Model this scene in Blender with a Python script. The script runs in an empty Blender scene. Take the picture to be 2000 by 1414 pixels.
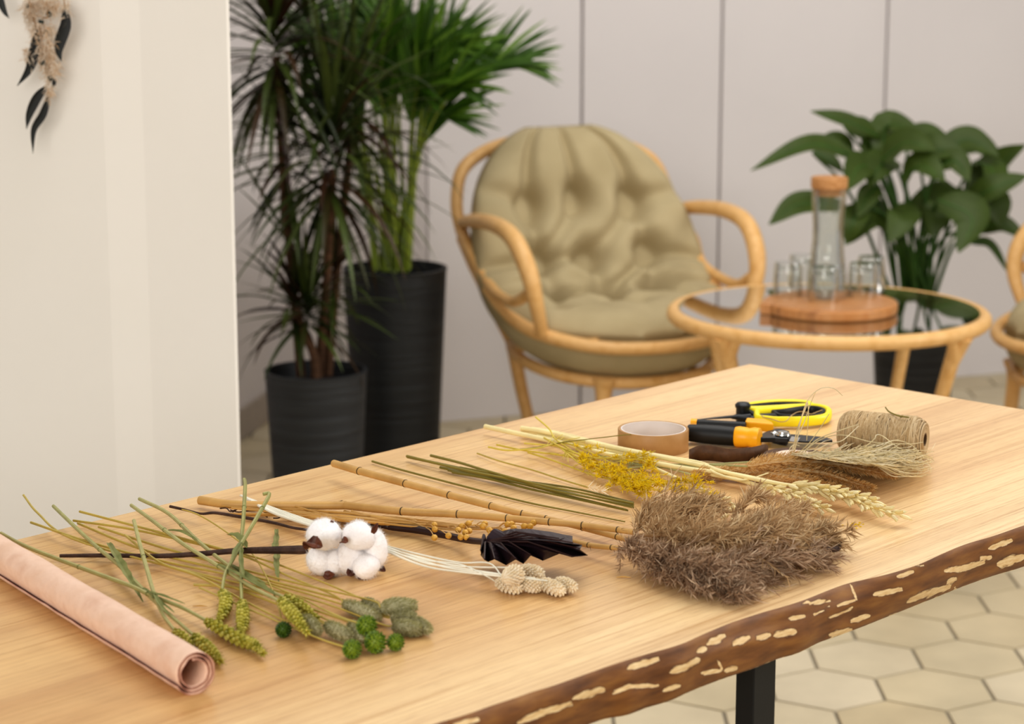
import bpy, math, random
from mathutils import Vector as V, Matrix, noise
random.seed(7)
R = random.Random(11)
U = R.uniform
SC = bpy.context.scene
COL = SC.collection
PI = math.pi
# ------------------------------------------------------------------ camera geometry (2000 x 1414 frame)
FPX, HC, TH, TZ = 4293.0, 1.36, math.radians(11.3), 0.75
CS, SN = math.cos(TH), math.sin(TH)

def ray(x, y):
    u = (x-1000)/FPX; v = -(y-707)/FPX
    return V((u, CS+v*SN, -SN+v*CS))
def Zp(x, y, z):
    d = ray(x, y); return V((0, 0, HC))+d*((z-HC)/d.z)
def P(x, y, h=0.0): return Zp(x, y, TZ+h)
def Q(x, y, Y):
    d = ray(x, y); return V((0, 0, HC))+d*(Y/d.y)
def zoomer(ox, oy, s):
    return lambda x, y, h=0.0: P(ox+x/s, oy+y/s, h)
def colpx(p): return 1000+FPX*p.x/(p.y*CS+(HC-p.z)*SN)     # picture column of a point
z1 = zoomer(0, 900, 2.829)
z2 = zoomer(350, 900, 3.535)
z3 = zoomer(700, 850, 3.535)
z4 = zoomer(1150, 850, 3.535)
z5 = zoomer(1180, 720, 2.857)
z6 = zoomer(900, 780, 4.0)
z8 = zoomer(1320, 760, 5.882)
z9 = zoomer(370, 940, 5.0)

def cr(pts, n=6):
    """Catmull-Rom through pts (Vectors or tuples)"""
    pts = [V(p) for p in pts]
    if len(pts) < 3:
        return [pts[0].lerp(pts[-1], i/n) for i in range(n+1)]
    out = []
    e = [pts[0]*2-pts[1]]+pts+[pts[-1]*2-pts[-2]]
    for i in range(1, len(e)-2):
        a, b, c, d = e[i-1:i+3]
        for k in range(n):
            t = k/n
            out.append(0.5*((2*b)+(c-a)*t+(2*a-5*b+4*c-d)*t*t+(3*b-a-3*c+d)*t**3))
    out.append(pts[-1])
    return out
def along(path, t):
    t = max(0, min(1, t))*(len(path)-1); i = min(int(t), len(path)-2)
    return path[i].lerp(path[i+1], t-i), (path[i+1]-path[i]).normalized()
def rdir():
    while True:
        v = V((U(-1, 1), U(-1, 1), U(-1, 1)))
        if .05 < v.length < 1: return v.normalized()
def perp(d):
    a = V((0, 0, 1)) if abs(d.z) < .9 else V((1, 0, 0))
    s = d.cross(a).normalized(); return s, s.cross(d).normalized()

# ------------------------------------------------------------------ mesh accumulator
class M:
    def __init__(s): s.v = []; s.f = []; s.m = []
    def add(s, vs, fs, mi=0):
        o = len(s.v); s.v += [V(p) for p in vs]
        s.f += [tuple(i+o for i in f) for f in fs]; s.m += [mi]*len(fs); return s
    def tube(s, pts, r, n=8, mi=0, flat=1.0, caps=True):
        pts = [V(p) for p in pts]; k = len(pts)
        rs = r if isinstance(r, (list, tuple)) else [r]*k
        if len(rs) != k:
            rs = [rs[min(len(rs)-2, int(i/(k-1)*(len(rs)-1)))]*(1-((i/(k-1)*(len(rs)-1))-min(len(rs)-2, int(i/(k-1)*(len(rs)-1)))))
                  + rs[min(len(rs)-2, int(i/(k-1)*(len(rs)-1)))+1]*((i/(k-1)*(len(rs)-1))-min(len(rs)-2, int(i/(k-1)*(len(rs)-1)))) for i in range(k)]
        vs = []; fs = []; sd = None
        for i, p in enumerate(pts):
            d = (pts[min(i+1, k-1)]-pts[max(i-1, 0)])
            d = d.normalized() if d.length > 1e-9 else V((0, 0, 1))
            if sd is None: sd, up = perp(d)
            else:
                sd = sd-d*sd.dot(d)
                sd = sd.normalized() if sd.length > 1e-6 else perp(d)[0]
                up = sd.cross(d)
            for j in range(n):
                a = 2*PI*j/n
                vs.append(p+sd*(math.cos(a)*rs[i])+up*(math.sin(a)*rs[i]*flat))
        for i in range(k-1):
            for j in range(n):
                a = i*n+j; b = i*n+(j+1) % n
                fs.append((a, b, b+n, a+n))
        if caps:
            fs.append(tuple(range(n-1, -1, -1))); fs.append(tuple(range((k-1)*n, k*n)))
        return s.add(vs, fs, mi)
    def ring(s, c, ax, r, tr, n=48, m=8, mi=0, e1=None, ry=None):
        a, b = perp(ax.normalized())
        if e1: a = e1.normalized(); b = ax.normalized().cross(a)
        ry = ry or r
        pts = [c+a*(math.cos(2*PI*i/n)*r)+b*(math.sin(2*PI*i/n)*ry) for i in range(n)]
        vs = []; fs = []
        for i, p in enumerate(pts):
            o = (p-c).normalized(); z = ax.normalized()
            for j in range(m):
                t = 2*PI*j/m; vs.append(p+o*(math.cos(t)*tr)+z*(math.sin(t)*tr))
        for i in range(n):
            for j in range(m):
                A = i*m+j; B = i*m+(j+1) % m; C = ((i+1) % n)*m+(j+1) % m; D = ((i+1) % n)*m+j
                fs.append((A, D, C, B))
        return s.add(vs, fs, mi)
    def strip(s, pts, w, up=V((0, 0, 1)), mi=0, fold=0.0):
        k = len(pts); vs = []; fs = []
        for i, p in enumerate(pts):
            d = (pts[min(i+1, k-1)]-pts[max(i-1, 0)]).normalized()
            sd = d.cross(up); sd = sd.normalized() if sd.length > 1e-4 else perp(d)[0]
            n = sd.cross(d)
            ww = w[i] if isinstance(w, (list, tuple)) else w
            if fold:
                vs += [p-sd*ww+n*(ww*fold), p, p+sd*ww+n*(ww*fold)]
            else: vs += [p-sd*ww, p+sd*ww]
        q = 3 if fold else 2
        for i in range(k-1):
            for j in range(q-1):
                a = i*q+j; fs.append((a, a+1, a+1+q, a+q))
        return s.add(vs, fs, mi)
    def hair(s, p, d, l, w, bend=V((0, 0, 0)), mi=0):
        sd = d.cross(rdir())
        sd = sd.normalized() if sd.length > 1e-4 else perp(d)[0]
        mid = p+d*(l*.5)+bend*(l*.25); tip = p+d*l+bend*l
        return s.add([p-sd*w*.6, p+sd*w*.6, mid-sd*w, mid+sd*w, tip], [(0, 1, 3, 2), (2, 3, 4)], mi)
    def ell(s, c, ax, r, n=8, m=5, mi=0, pw=1.0, disp=None):
        L = ax.length; d = ax.normalized(); a, b = perp(d); vs = [c-ax]; fs = []
        for i in range(1, m):
            t = PI*i/m; rr = (math.sin(t)**pw)*r
            for j in range(n):
                q = 2*PI*j/n
                vs.append(c-ax*math.cos(t)+a*(rr*math.cos(q))+b*(rr*math.sin(q)))
        vs.append(c+ax); e = len(vs)-1
        for j in range(n): fs.append((0, 1+(j+1) % n, 1+j))
        for i in range(m-2):
            for j in range(n):
                A = 1+i*n+j; B = 1+i*n+(j+1) % n; fs.append((A, B, B+n, A+n))
        o = 1+(m-2)*n
        for j in range(n): fs.append((o+j, o+(j+1) % n, e))
        if disp: vs = [disp(v) for v in vs]
        return s.add(vs, fs, mi)
    def lathe(s, prof, n=40, c=V((0, 0, 0)), ax=V((0, 0, 1)), mi=0, close=True, mis=None):
        a, b = perp(ax.normalized()); z = ax.normalized(); k = len(prof); vs = []; fs = []; ms = []
        for r, h in prof:
            for j in range(n):
                t = 2*PI*j/n; vs.append(c+z*h+a*(r*math.cos(t))+b*(r*math.sin(t)))
        for i in range(k-1):
            for j in range(n):
                A = i*n+j; B = i*n+(j+1) % n; fs.append((A, B, B+n, A+n))
        if close:
            if prof[0][0] > 1e-6: fs.append(tuple(range(n-1, -1, -1)))
            if prof[-1][0] > 1e-6: fs.append(tuple(range((k-1)*n, k*n)))
        return s.add(vs, fs, mi)
    def box(s, c, x, y, z, mi=0):
        c = V(c); x = V(x); y = V(y); z = V(z)
        vs = [c+x*i+y*j+z*k for k in (-1, 1) for j in (-1, 1) for i in (-1, 1)]
        return s.add(vs, [(0, 2, 3, 1), (4, 5, 7, 6), (0, 1, 5, 4), (2, 6, 7, 3), (0, 4, 6, 2), (1, 3, 7, 5)], mi)
    def poly(s, pts, th, mi=0):
        """extruded polygon, th = Vector"""
        n = len(pts); vs = [V(p) for p in pts]+[V(p)+th for p in pts]
        fs = [tuple(range(n-1, -1, -1)), tuple(range(n, 2*n))]+[(i, (i+1) % n, (i+1) % n+n, i+n) for i in range(n)]
        return s.add(vs, fs, mi)

WL = {}
def part(name, m, mats, parent=None, smooth=True, bev=0, sub=0, loc=None):
    me = bpy.data.meshes.new(name)
    if parent is not None: base = WL[parent.name]
    elif loc is not None: base = V(loc)
    else:
        xs = [v.x for v in m.v]; ys = [v.y for v in m.v]; zs = [v.z for v in m.v]
        base = V(((min(xs)+max(xs))/2, (min(ys)+max(ys))/2, min(zs)))
    me.from_pydata([v-base for v in m.v], [], m.f)
    mats = mats if isinstance(mats, (list, tuple)) else [mats]
    for x in mats: me.materials.append(x)
    if len(mats) > 1: me.polygons.foreach_set('material_index', m.m)
    if smooth: me.polygons.foreach_set('use_smooth', [True]*len(me.polygons))
    me.update()
    o = bpy.data.objects.new(name, me); COL.objects.link(o)
    if parent is not None: o.parent = parent
    else: o.location = base
    WL[o.name] = base
    if bev:
        b = o.modifiers.new('bevel', 'BEVEL'); b.width = bev; b.segments = 2; b.limit_method = 'ANGLE'
    if sub:
        b = o.modifiers.new('subsurf', 'SUBSURF'); b.levels = sub; b.render_levels = sub
    if smooth and hasattr(me, 'set_sharp_from_angle'): me.set_sharp_from_angle(angle=math.radians(42))
    return o
def tag(o, label, cat, group=None, kind=None):
    o['label'] = label; o['category'] = cat
    if group: o['group'] = group
    if kind: o['kind'] = kind
    return o
def thing(name, label, cat, loc, group=None):
    o = bpy.data.objects.new(name, None); COL.objects.link(o); o.empty_display_size = .02
    o.location = loc; WL[o.name] = V(loc); return tag(o, label, cat, group)
def struct(o): o['kind'] = 'structure'; return o
def onT(p): return V((p.x, p.y, TZ))

# ------------------------------------------------------------------ materials
def lin(h):
    if not isinstance(h, str): return tuple(h)+(1,)
    c = [int(h[i:i+2], 16)/255 for i in (0, 2, 4)]
    return tuple(x/12.92 if x <= .04045 else ((x+.055)/1.055)**2.4 for x in c)+(1,)
def nodes(name):
    m = bpy.data.materials.new(name); m.use_nodes = True
    nt = m.node_tree; b = nt.nodes['Principled BSDF']; return m, nt, b
def N(nt, t, **k):
    n = nt.nodes.new(t)
    for a, v in k.items():
        if a.startswith('i_'): n.inputs[int(a[2:])].default_value = v
        else: setattr(n, a, v)
    return n
def mix(nt, fac, a, b, mode='MIX'):
    n = nt.nodes.new('ShaderNodeMix'); n.data_type = 'RGBA'; n.blend_type = mode
    for sock, val in ((n.inputs[0], fac), (n.inputs[6], a), (n.inputs[7], b)):
        if hasattr(val, 'is_linked') or isinstance(val, bpy.types.NodeSocket): nt.links.new(val, sock)
        else: sock.default_value = val
    return n.outputs[2]
def mth(nt, op, a, b=0.0, c=0.0):
    n = nt.nodes.new('ShaderNodeMath'); n.operation = op
    for sock, val in zip(n.inputs, (a, b, c)):
        if isinstance(val, bpy.types.NodeSocket): nt.links.new(val, sock)
        else: sock.default_value = val
    return n.outputs[0]
def ramp(nt, fac, stops):
    n = nt.nodes.new('ShaderNodeValToRGB'); el = n.color_ramp.elements
    while len(el) < len(stops): el.new(.5)
    for e, (p, c) in zip(el, stops): e.position = p; e.color = lin(c)
    nt.links.new(fac, n.inputs[0]); return n.outputs[0]

def mat(name, c, c2=None, rough=.6, vary='noise', scale=30, spec=.4, metal=0, bump=0, bscale=150, stretch=(1, 1, 1), transl=0, sheen=0, c3=None, sss=0):
    m, nt, b = nodes(name)
    b.inputs['Roughness'].default_value = rough; b.inputs['Specular IOR Level'].default_value = spec
    b.inputs['Metallic'].default_value = metal
    if sheen: b.inputs['Sheen Weight'].default_value = sheen
    tc = N(nt, 'ShaderNodeTexCoord'); mp = N(nt, 'ShaderNodeMapping'); mp.inputs['Scale'].default_value = stretch
    nt.links.new(tc.outputs['Object'], mp.inputs[0])
    nz = N(nt, 'ShaderNodeTexNoise'); nz.inputs['Scale'].default_value = scale; nz.inputs['Detail'].default_value = 4
    nt.links.new(mp.outputs[0], nz.inputs[0])
    col = None
    if vary == 'island':
        g = N(nt, 'ShaderNodeNewGeometry')
        st = [(0, c), (1, c2 or c)] if not c3 else [(0, c), (.5, c2), (1, c3)]
        col = ramp(nt, g.outputs['Random Per Island'], st)
        dk = ramp(nt, nz.outputs[0], [(.3, 'e6e6e6'), (.7, 'ffffff')])
        col = mix(nt, 1.0, col, dk, 'MULTIPLY')
    else:
        st = [(.32, c), (.68, c2 or c)] if not c3 else [(.28, c), (.5, c2), (.72, c3)]
        col = ramp(nt, nz.outputs[0], st)
    nt.links.new(col, b.inputs['Base Color'])
    if sss:
        b.inputs['Subsurface Weight'].default_value = sss; b.inputs['Subsurface Radius'].default_value = (.004, .004, .004)
        b.inputs['Subsurface Scale'].default_value = 1
    if bump:
        bz = N(nt, 'ShaderNodeTexNoise'); bz.inputs['Scale'].default_value = bscale; bz.inputs['Detail'].default_value = 3
        nt.links.new(mp.outputs[0], bz.inputs[0])
        bp = N(nt, 'ShaderNodeBump'); bp.inputs['Strength'].default_value = bump; bp.inputs['Distance'].default_value = .002
        nt.links.new(bz.outputs[0], bp.inputs['Height']); nt.links.new(bp.outputs[0], b.inputs['Normal'])
    if transl:
        tr = N(nt, 'ShaderNodeBsdfTranslucent'); nt.links.new(col, tr.inputs[0])
        ms = N(nt, 'ShaderNodeMixShader'); ms.inputs[0].default_value = transl
        nt.links.new(b.outputs[0], ms.inputs[1]); nt.links.new(tr.outputs[0], ms.inputs[2])
        nt.links.new(ms.outputs[0], nt.nodes['Material Output'].inputs[0])
    return m

def glass_mat(name, tint='f4f6f4', base=.06, gain=.75):
    m, nt, b = nodes(name)
    tr = N(nt, 'ShaderNodeBsdfTransparent'); tr.inputs[0].default_value = lin(tint)
    gl = N(nt, 'ShaderNodeBsdfGlossy'); gl.inputs[1].default_value = .03
    lw = N(nt, 'ShaderNodeLayerWeight'); lw.inputs[0].default_value = .35
    f = mth(nt, 'MULTIPLY_ADD', lw.outputs['Fresnel'], gain, base)
    ms = N(nt, 'ShaderNodeMixShader'); nt.links.new(f, ms.inputs[0])
    nt.links.new(tr.outputs[0], ms.inputs[1]); nt.links.new(gl.outputs[0], ms.inputs[2])
    nt.links.new(ms.outputs[0], nt.nodes['Material Output'].inputs[0]); return m

def wood_top():
    m, nt, b = nodes('oiled_slab_wood')
    uv = N(nt, 'ShaderNodeUVMap'); uv.uv_map = 'UVMap'
    sx = N(nt, 'ShaderNodeSeparateXYZ'); nt.links.new(uv.outputs[0], sx.inputs[0])
    s, t = sx.outputs[0], sx.outputs[1]
    def nz(ks, kt, detail=3, dist=0, off=0.0):
        cb = N(nt, 'ShaderNodeCombineXYZ')
        nt.links.new(mth(nt, 'MULTIPLY', s, ks), cb.inputs[0]); nt.links.new(mth(nt, 'MULTIPLY', t, kt), cb.inputs[1])
        cb.inputs[2].default_value = off
        n = N(nt, 'ShaderNodeTexNoise'); n.inputs['Scale'].default_value = 1; n.inputs['Detail'].default_value = detail
        n.inputs['Distortion'].default_value = dist
        nt.links.new(cb.outputs[0], n.inputs[0]); return n.outputs[0]
    # boards glued side by side, each with its own tone
    tw = mth(nt, 'ADD', t, mth(nt, 'MULTIPLY', nz(.6, .2, 1), .0))
    idx = mth(nt, 'FLOOR', mth(nt, 'DIVIDE', tw, .148))
    wn = N(nt, 'ShaderNodeTexWhiteNoise', noise_dimensions='1D'); nt.links.new(idx, wn.inputs['W'])
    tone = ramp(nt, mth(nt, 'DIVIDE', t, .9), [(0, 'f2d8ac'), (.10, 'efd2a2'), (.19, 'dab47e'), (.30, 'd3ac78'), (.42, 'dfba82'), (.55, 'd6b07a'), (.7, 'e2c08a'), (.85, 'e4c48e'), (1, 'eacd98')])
    tone = mix(nt, .10, tone, ramp(nt, wn.outputs[0], [(0, 'b98a62'), (.5, 'dcb184'), (1, 'f6dcb4')]))
    # window brightness at the far end, put into the wood colour as a paler tone
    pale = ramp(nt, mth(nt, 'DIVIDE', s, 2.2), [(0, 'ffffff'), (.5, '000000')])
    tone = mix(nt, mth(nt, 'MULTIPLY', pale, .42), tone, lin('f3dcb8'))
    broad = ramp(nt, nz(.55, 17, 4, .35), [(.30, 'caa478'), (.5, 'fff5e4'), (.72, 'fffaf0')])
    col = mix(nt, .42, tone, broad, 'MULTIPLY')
    pink = ramp(nt, nz(.9, 13, 3, .6, 4.0), [(.5, '000000'), (.72, 'ffffff')])
    col = mix(nt, mth(nt, 'MULTIPLY', pink, .24), col, lin('bb8760'))
    fine = ramp(nt, nz(2.6, 250, 3, .1), [(.34, 'bf9a6c'), (.52, 'ffffff')])
    col = mix(nt, .36, col, fine, 'MULTIPLY')
    pore = ramp(nt, nz(30, 900, 2, 0, 2.0), [(.36, '9c7350'), (.46, 'ffffff')])
    col = mix(nt, .22, col, pore, 'MULTIPLY')
    fr = mth(nt, 'FRACT', mth(nt, 'DIVIDE', tw, .148))
    seam = mth(nt, 'LESS_THAN', fr, .008)
    col = mix(nt, mth(nt, 'MULTIPLY', seam, .28), col, lin('94653f'))
    nt.links.new(col, b.inputs['Base Color'])
    b.inputs['Roughness'].default_value = .36; b.inputs['Specular IOR Level'].default_value = .42
    nt.links.new(mth(nt, 'MULTIPLY_ADD', nz(2.6, 250, 3, .1), .14, .23), b.inputs['Roughness'])
    bp = N(nt, 'ShaderNodeBump'); bp.inputs['Strength'].default_value = .12; bp.inputs['Distance'].default_value = .001
    nt.links.new(nz(30, 900, 2, 0, 2.0), bp.inputs['Height']); nt.links.new(bp.outputs[0], b.inputs['Normal'])
    return m

def bark_mat():
    m, nt, b = nodes('live_edge_bark')
    at = N(nt, 'ShaderNodeAttribute'); at.attribute_name = 'peel'
    uv = N(nt, 'ShaderNodeUVMap'); uv.uv_map = 'UVMap'
    mp = N(nt, 'ShaderNodeMapping'); mp.inputs['Scale'].default_value = (14, 60, 1); nt.links.new(uv.outputs[0], mp.inputs[0])
    nz = N(nt, 'ShaderNodeTexNoise'); nz.inputs['Scale'].default_value = 1.4; nz.inputs['Detail'].default_value = 6; nt.links.new(mp.outputs[0], nz.inputs[0])
    n2 = N(nt, 'ShaderNodeTexNoise'); n2.inputs['Scale'].default_value = 6; n2.inputs['Detail'].default_value = 5; nt.links.new(mp.outputs[0], n2.inputs[0])
    brown = ramp(nt, nz.outputs[0], [(.25, '552f10'), (.5, '7f5022'), (.75, '9c6b30')])
    fac = mth(nt, 'ADD', at.outputs['Fac'], mth(nt, 'MULTIPLY', mth(nt, 'SUBTRACT', n2.outputs[0], .5), .8))
    edge = ramp(nt, fac, [(.30, '000000'), (.46, 'ffffff')])
    rim = ramp(nt, fac, [(.10, '000000'), (.32, 'ffffff'), (.5, '000000')])
    col = mix(nt, mth(nt, 'MULTIPLY', rim, .55), brown, lin('472310'))
    wood = ramp(nt, n2.outputs[0], [(.3, 'd9b077'), (.7, 'f2d6a6')])
    col = mix(nt, edge, col, wood)
    nt.links.new(col, b.inputs['Base Color']); b.inputs['Roughness'].default_value = .55
    bp = N(nt, 'ShaderNodeBump'); bp.inputs['Strength'].default_value = .35; bp.inputs['Distance'].default_value = .003
    h = mth(nt, 'SUBTRACT', mth(nt, 'MULTIPLY', nz.outputs[0], .6), mth(nt, 'MULTIPLY', edge, .6))
    nt.links.new(h, bp.inputs['Height']); nt.links.new(bp.outputs[0], b.inputs['Normal']); return m

def rib_mat(name, c, c2):
    m, nt, b = nodes(name)
    tc = N(nt, 'ShaderNodeTexCoord'); mp = N(nt, 'ShaderNodeMapping'); mp.inputs['Scale'].default_value = (6, 6, 130)
    nt.links.new(tc.outputs['Object'], mp.inputs[0])
    nz = N(nt, 'ShaderNodeTexNoise'); nz.inputs['Scale'].default_value = 1; nz.inputs['Detail'].default_value = 3; nt.links.new(mp.outputs[0], nz.inputs[0])
    nt.links.new(ramp(nt, nz.outputs[0], [(.35, c), (.65, c2)]), b.inputs['Base Color'])
    b.inputs['Roughness'].default_value = .55
    bp = N(nt, 'ShaderNodeBump'); bp.inputs['Strength'].default_value = .7; bp.inputs['Distance'].default_value = .004
    nt.links.new(nz.outputs[0], bp.inputs['Height']); nt.links.new(bp.outputs[0], b.inputs['Normal']); return m

WALLW = mat('white_painted_plaster', 'e4dfd7', 'e7e2db', rough=.75, scale=3, bump=.05, bscale=60)
WALLG = mat('pale_grey_panel', 'd6d0cf', 'dad4d3', rough=.6, scale=2)
WALLD = mat('dark_panel_gap', '958b8e', '9d9396', rough=.8)
BASEB = mat('grey_baseboard_paint', 'a79c92', 'b0a59a', rough=.6)
TILE = mat('beige_hexagon_tile', 'c8b898', 'd0c2a4', c3='d7cab0', rough=.42, vary='island', scale=6)
GROUT = mat('grey_grout', '857c6c', '8d8474', rough=.9)
BLACKM = mat('black_powder_coat', '0d0d0e', '131314', rough=.45, spec=.4)
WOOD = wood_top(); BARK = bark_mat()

# ------------------------------------------------------------------ the room
def wallbox(name, a, b, z0, z1, th, mats, out):
    """vertical slab from a to b (xy), thickness th on the side of out"""
    a = V((a.x, a.y, 0)); b = V((b.x, b.y, 0)); d = (b-a).normalized(); n = V((-d.y, d.x, 0))
    if n.dot(out) < 0: n = -n
    m = M(); c = (a+b)/2+n*th/2; c.z = (z0+z1)/2
    m.box(c, (b-a)/2, n*th/2, V((0, 0, (z1-z0)/2)))
    return m
# floor: hexagonal tiles over grout
m = M(); hx = .196; rad = hx/math.sqrt(3); g = .0035
for j in range(-1, 55):
    for i in range(-16, 26):
        cx = (i+(.5 if j % 2 else 0))*hx-.02; cy = j*rad*1.5+.05
        if cy > 8.2: continue
        top = []; bot = []
        for k in range(6):
            a = PI/6+k*PI/3
            top.append((cx+math.cos(a)*(rad-g-.001), cy+math.sin(a)*(rad-g-.001), 0)); bot.append((cx+math.cos(a)*(rad-g), cy+math.sin(a)*(rad-g), -.004))
        m.add(bot+top, [(6, 7, 8, 9, 10, 11)]+[(k, (k+1) % 6, (k+1) % 6+6, k+6) for k in range(6)], 0)
m.box((.9, 4.0, -.0535), (4.2, 0, 0), (0, 4.4, 0), (0, 0, .05), 1)
struct(part('floor', m, [TILE, GROUT], smooth=False))

W0 = Zp(540, 806, 0); W1 = Zp(837, 827, 0); W2 = Zp(1020, 811, 0)
dW = (W2-W1).normalized(); WR = W1+dW*4.2
def on_wall(px):           # where the sight line of column px meets the angled wall
    lo, hi = 0.0, 4.2
    for _ in range(40):
        mid = (lo+hi)/2; p = W1+dW*mid; p.z = .9
        x = 1000+FPX*p.x/(p.y*CS+(HC-p.z)*SN)
        if x < px: lo = mid
        else: hi = mid
    return W1+dW*lo
back = V((0, 1, 0))
m = M()
seams = [W1, on_wall(1137), on_wall(1409), on_wall(1730), on_wall(2060), WR]
for a, b in zip(seams[:-1], seams[1:]):
    s = wallbox('', a+dW*.004, b-dW*.004, 0, 2.9, .03, None, back); m.add(s.v, s.f, 0)
s = wallbox('', W1+V((0, .02, 0)), WR+V((0, .02, 0)), 0, 2.9, .05, None, back); m.add(s.v, s.f, 1)
struct(part('wall_back', m, [WALLG, WALLD], smooth=False, bev=.0015))
m = M(); dl = (W1-W0).normalized()
for a, b in ((W0-dl*.02, W0+dl*.16), (W0+dl*.164, W1-dl*.004)):
    s = wallbox('', a, b, 0, 2.9, .04, None, back); m.add(s.v, s.f, 0)
s = wallbox('', W0+V((0, .02, 0)), W1+V((0, .02, 0)), 0, 2.9, .05, None, back); m.add(s.v, s.f, 1)
struct(part('wall_corner', m, [WALLG, WALLD], smooth=False))
L0 = Zp(471, 856, 0); dL = (W0-L0).normalized(); LA = W0-dL*1.7; left = V((-1, 0, 0))
m = wallbox('', LA, W0, 0, 2.9, .08, None, left)
struct(part('wall_left', m, WALLG, smooth=False))
m = wallbox('', LA, W0, 0, .085, .012, None, -left)
struct(part('baseboard_left', m, BASEB, smooth=False, bev=.002))
# white pier in front on the left, with a shallow step along it
PY = 3.25
def px_at(x, Y, yy=500): p = Q(x, yy, Y); return p.x
xa, xb, xc, xd = px_at(-420, PY), px_at(214, PY), px_at(288, PY), px_at(459, PY)
m = M(); prof = [(xa, PY-.007), (xb, PY-.007), (xc, PY), (xd-.004, PY), (xd, PY+.004), (xd-.06, PY+.32), (xa, PY+.32)]
m.poly([V((x, y, 0)) for x, y in prof], V((0, 0, 2.9)))
struct(part('wall_front', m, WALLW, smooth=False))

# ------------------------------------------------------------------ live edge table
CORN = P(1465, 711); LV = (P(0, 1062)-CORN).normalized(); EV = (P(2000, 800)-CORN).normalized()
print('table angle', math.degrees(math.acos(LV.dot(EV))))
z7 = lambda x, y, z: Zp(850+x/1.739, 1000+y/1.739, z)
topl = [(0, 720), (50, 705), (120, 683), (190, 658), (270, 632), (330, 611), (400, 590), (500, 555), (600, 520), (700, 488), (800, 460), (850, 443), (900, 420), (1000, 378), (1100, 345), (1180, 322), (1250, 300), (1330, 268), (1400, 243), (1500, 220), (1570, 202), (1650, 175), (1720, 143), (1800, 110), (1900, 80), (2000, 45)]
botl = [(400, 770), (530, 718), (590, 700), (650, 690), (720, 664), (800, 640), (860, 612), (940, 580), (1010, 555), (1090, 528), (1160, 500), (1230, 480), (1300, 445), (1350, 427), (1450, 390), (1530, 358), (1600, 330), (1700, 290), (1800, 250), (1900, 215), (2000, 185)]
BT = .048
top = [z7(x, y, TZ) for x, y in topl]; bot = [z7(x, y, TZ-BT) for x, y in botl]
ld = (top[-1]-top[0]).normalized()
def isect(p, d, q, e):
    k = d.x*e.y-d.y*e.x; t = ((q.x-p.x)*e.y-(q.y-p.y)*e.x)/k; return p+d*t
endT = isect(CORN, EV, top[-1], ld)
lenx = (endT-top[-1]).length
top = [top[0]-ld*k for k in (.85, .6, .4, .25, .12)]+top+[top[-1]+ld*(lenx*k)+LV.cross(V((0, 0, 1)))*0 for k in (.25, .5, .75)]+[endT]
bd = (bot[-1]-bot[0]).normalized()
eb = endT-V((0, 0, BT)); 
bot = [bot[0]-ld*k+bd*0 for k in (1.1, .8, .5, .3, .15)]+bot+[bot[-1].lerp(eb, k) for k in (.33, .66)]+[eb]
topP = cr(top, 12); botP = cr(bot, 12)
def S_of(p): return (p-topP[0]).dot(ld)
def samp(path, s):
    lo, hi = 0, len(path)-1
    while hi-lo > 1:
        k = (lo+hi)//2
        if S_of(path[k]) < s: lo = k
        else: hi = k
    a, b = S_of(path[lo]), S_of(path[hi]); t = 0 if b == a else (s-a)/(b-a)
    return path[lo].lerp(path[hi], t)
LEN = S_of(topP[-1]); NC, NR = 1500, 22
patches = [([(60, 728), (150, 700)], 13), ([(280, 715), (370, 680), (420, 662), (465, 648)], 17), ([(470, 632), (520, 617), (575, 600)], 17), ([(655, 530), (710, 514), (760, 497)], 17), ([(890, 475), (920, 462)], 15), ([(925, 450), (985, 418)], 17), ([(800, 545), (850, 525), (895, 500)], 18), ([(905, 548), (970, 538)], 12), ([(985, 540), (1025, 528)], 15), ([(960, 505), (975, 535)], 7), ([(600, 615), (660, 592), (760, 590)], 11), ([(775, 606), (830, 590)], 14), ([(1010, 448), (1070, 425)], 17), ([(1090, 430), (1138, 415)], 15), ([(1152, 418), (1225, 405)], 17), ([(1200, 365), (1255, 352)], 12), ([(1320, 370), (1420, 325)], 6), ([(1410, 372), (1475, 352)], 14), ([(1340, 418), (1415, 400)], 15), ([(1270, 312), (1340, 300)], 10), ([(1365, 318), (1425, 300)], 9), ([(1490, 280), (1585, 262)], 15), ([(1410, 243), (1425, 280), (1432, 300)], 6), ([(1570, 220), (1625, 203)], 12), ([(1605, 305), (1650, 285), (1700, 268), (1750, 252)], 17), ([(1740, 240), (1770, 225)], 14), ([(1730, 200), (1800, 190), (1865, 170)], 15), ([(1850, 158), (1890, 152)], 12), ([(1880, 125), (1960, 95)], 13), ([(1910, 180), (2000, 150)], 22), ([(1540, 355), (1590, 340)], 6), ([(1765, 255), (1772, 275)], 7), ([(1630, 185), (1660, 178)], 5), ([(1285, 350), (1340, 320)], 5), ([(1200, 320), (1290, 300)], 3), ([(2040, 70), (2120, 40)], 14), ([(2080, 130), (2150, 90)], 14), ([(-120, 790), (-30, 750)], 14)]
m = M(); peel = []; uvs = []
def seg_d(px, py, a, b):
    dx, dy = b[0]-a[0], b[1]-a[1]; t = max(0, min(1, ((px-a[0])*dx+(py-a[1])*dy)/(dx*dx+dy*dy)))
    return math.hypot(px-a[0]-dx*t, py-a[1]-dy*t)
nout = V((ld.y, -ld.x, 0))
if nout.y > 0: nout = -nout
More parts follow.
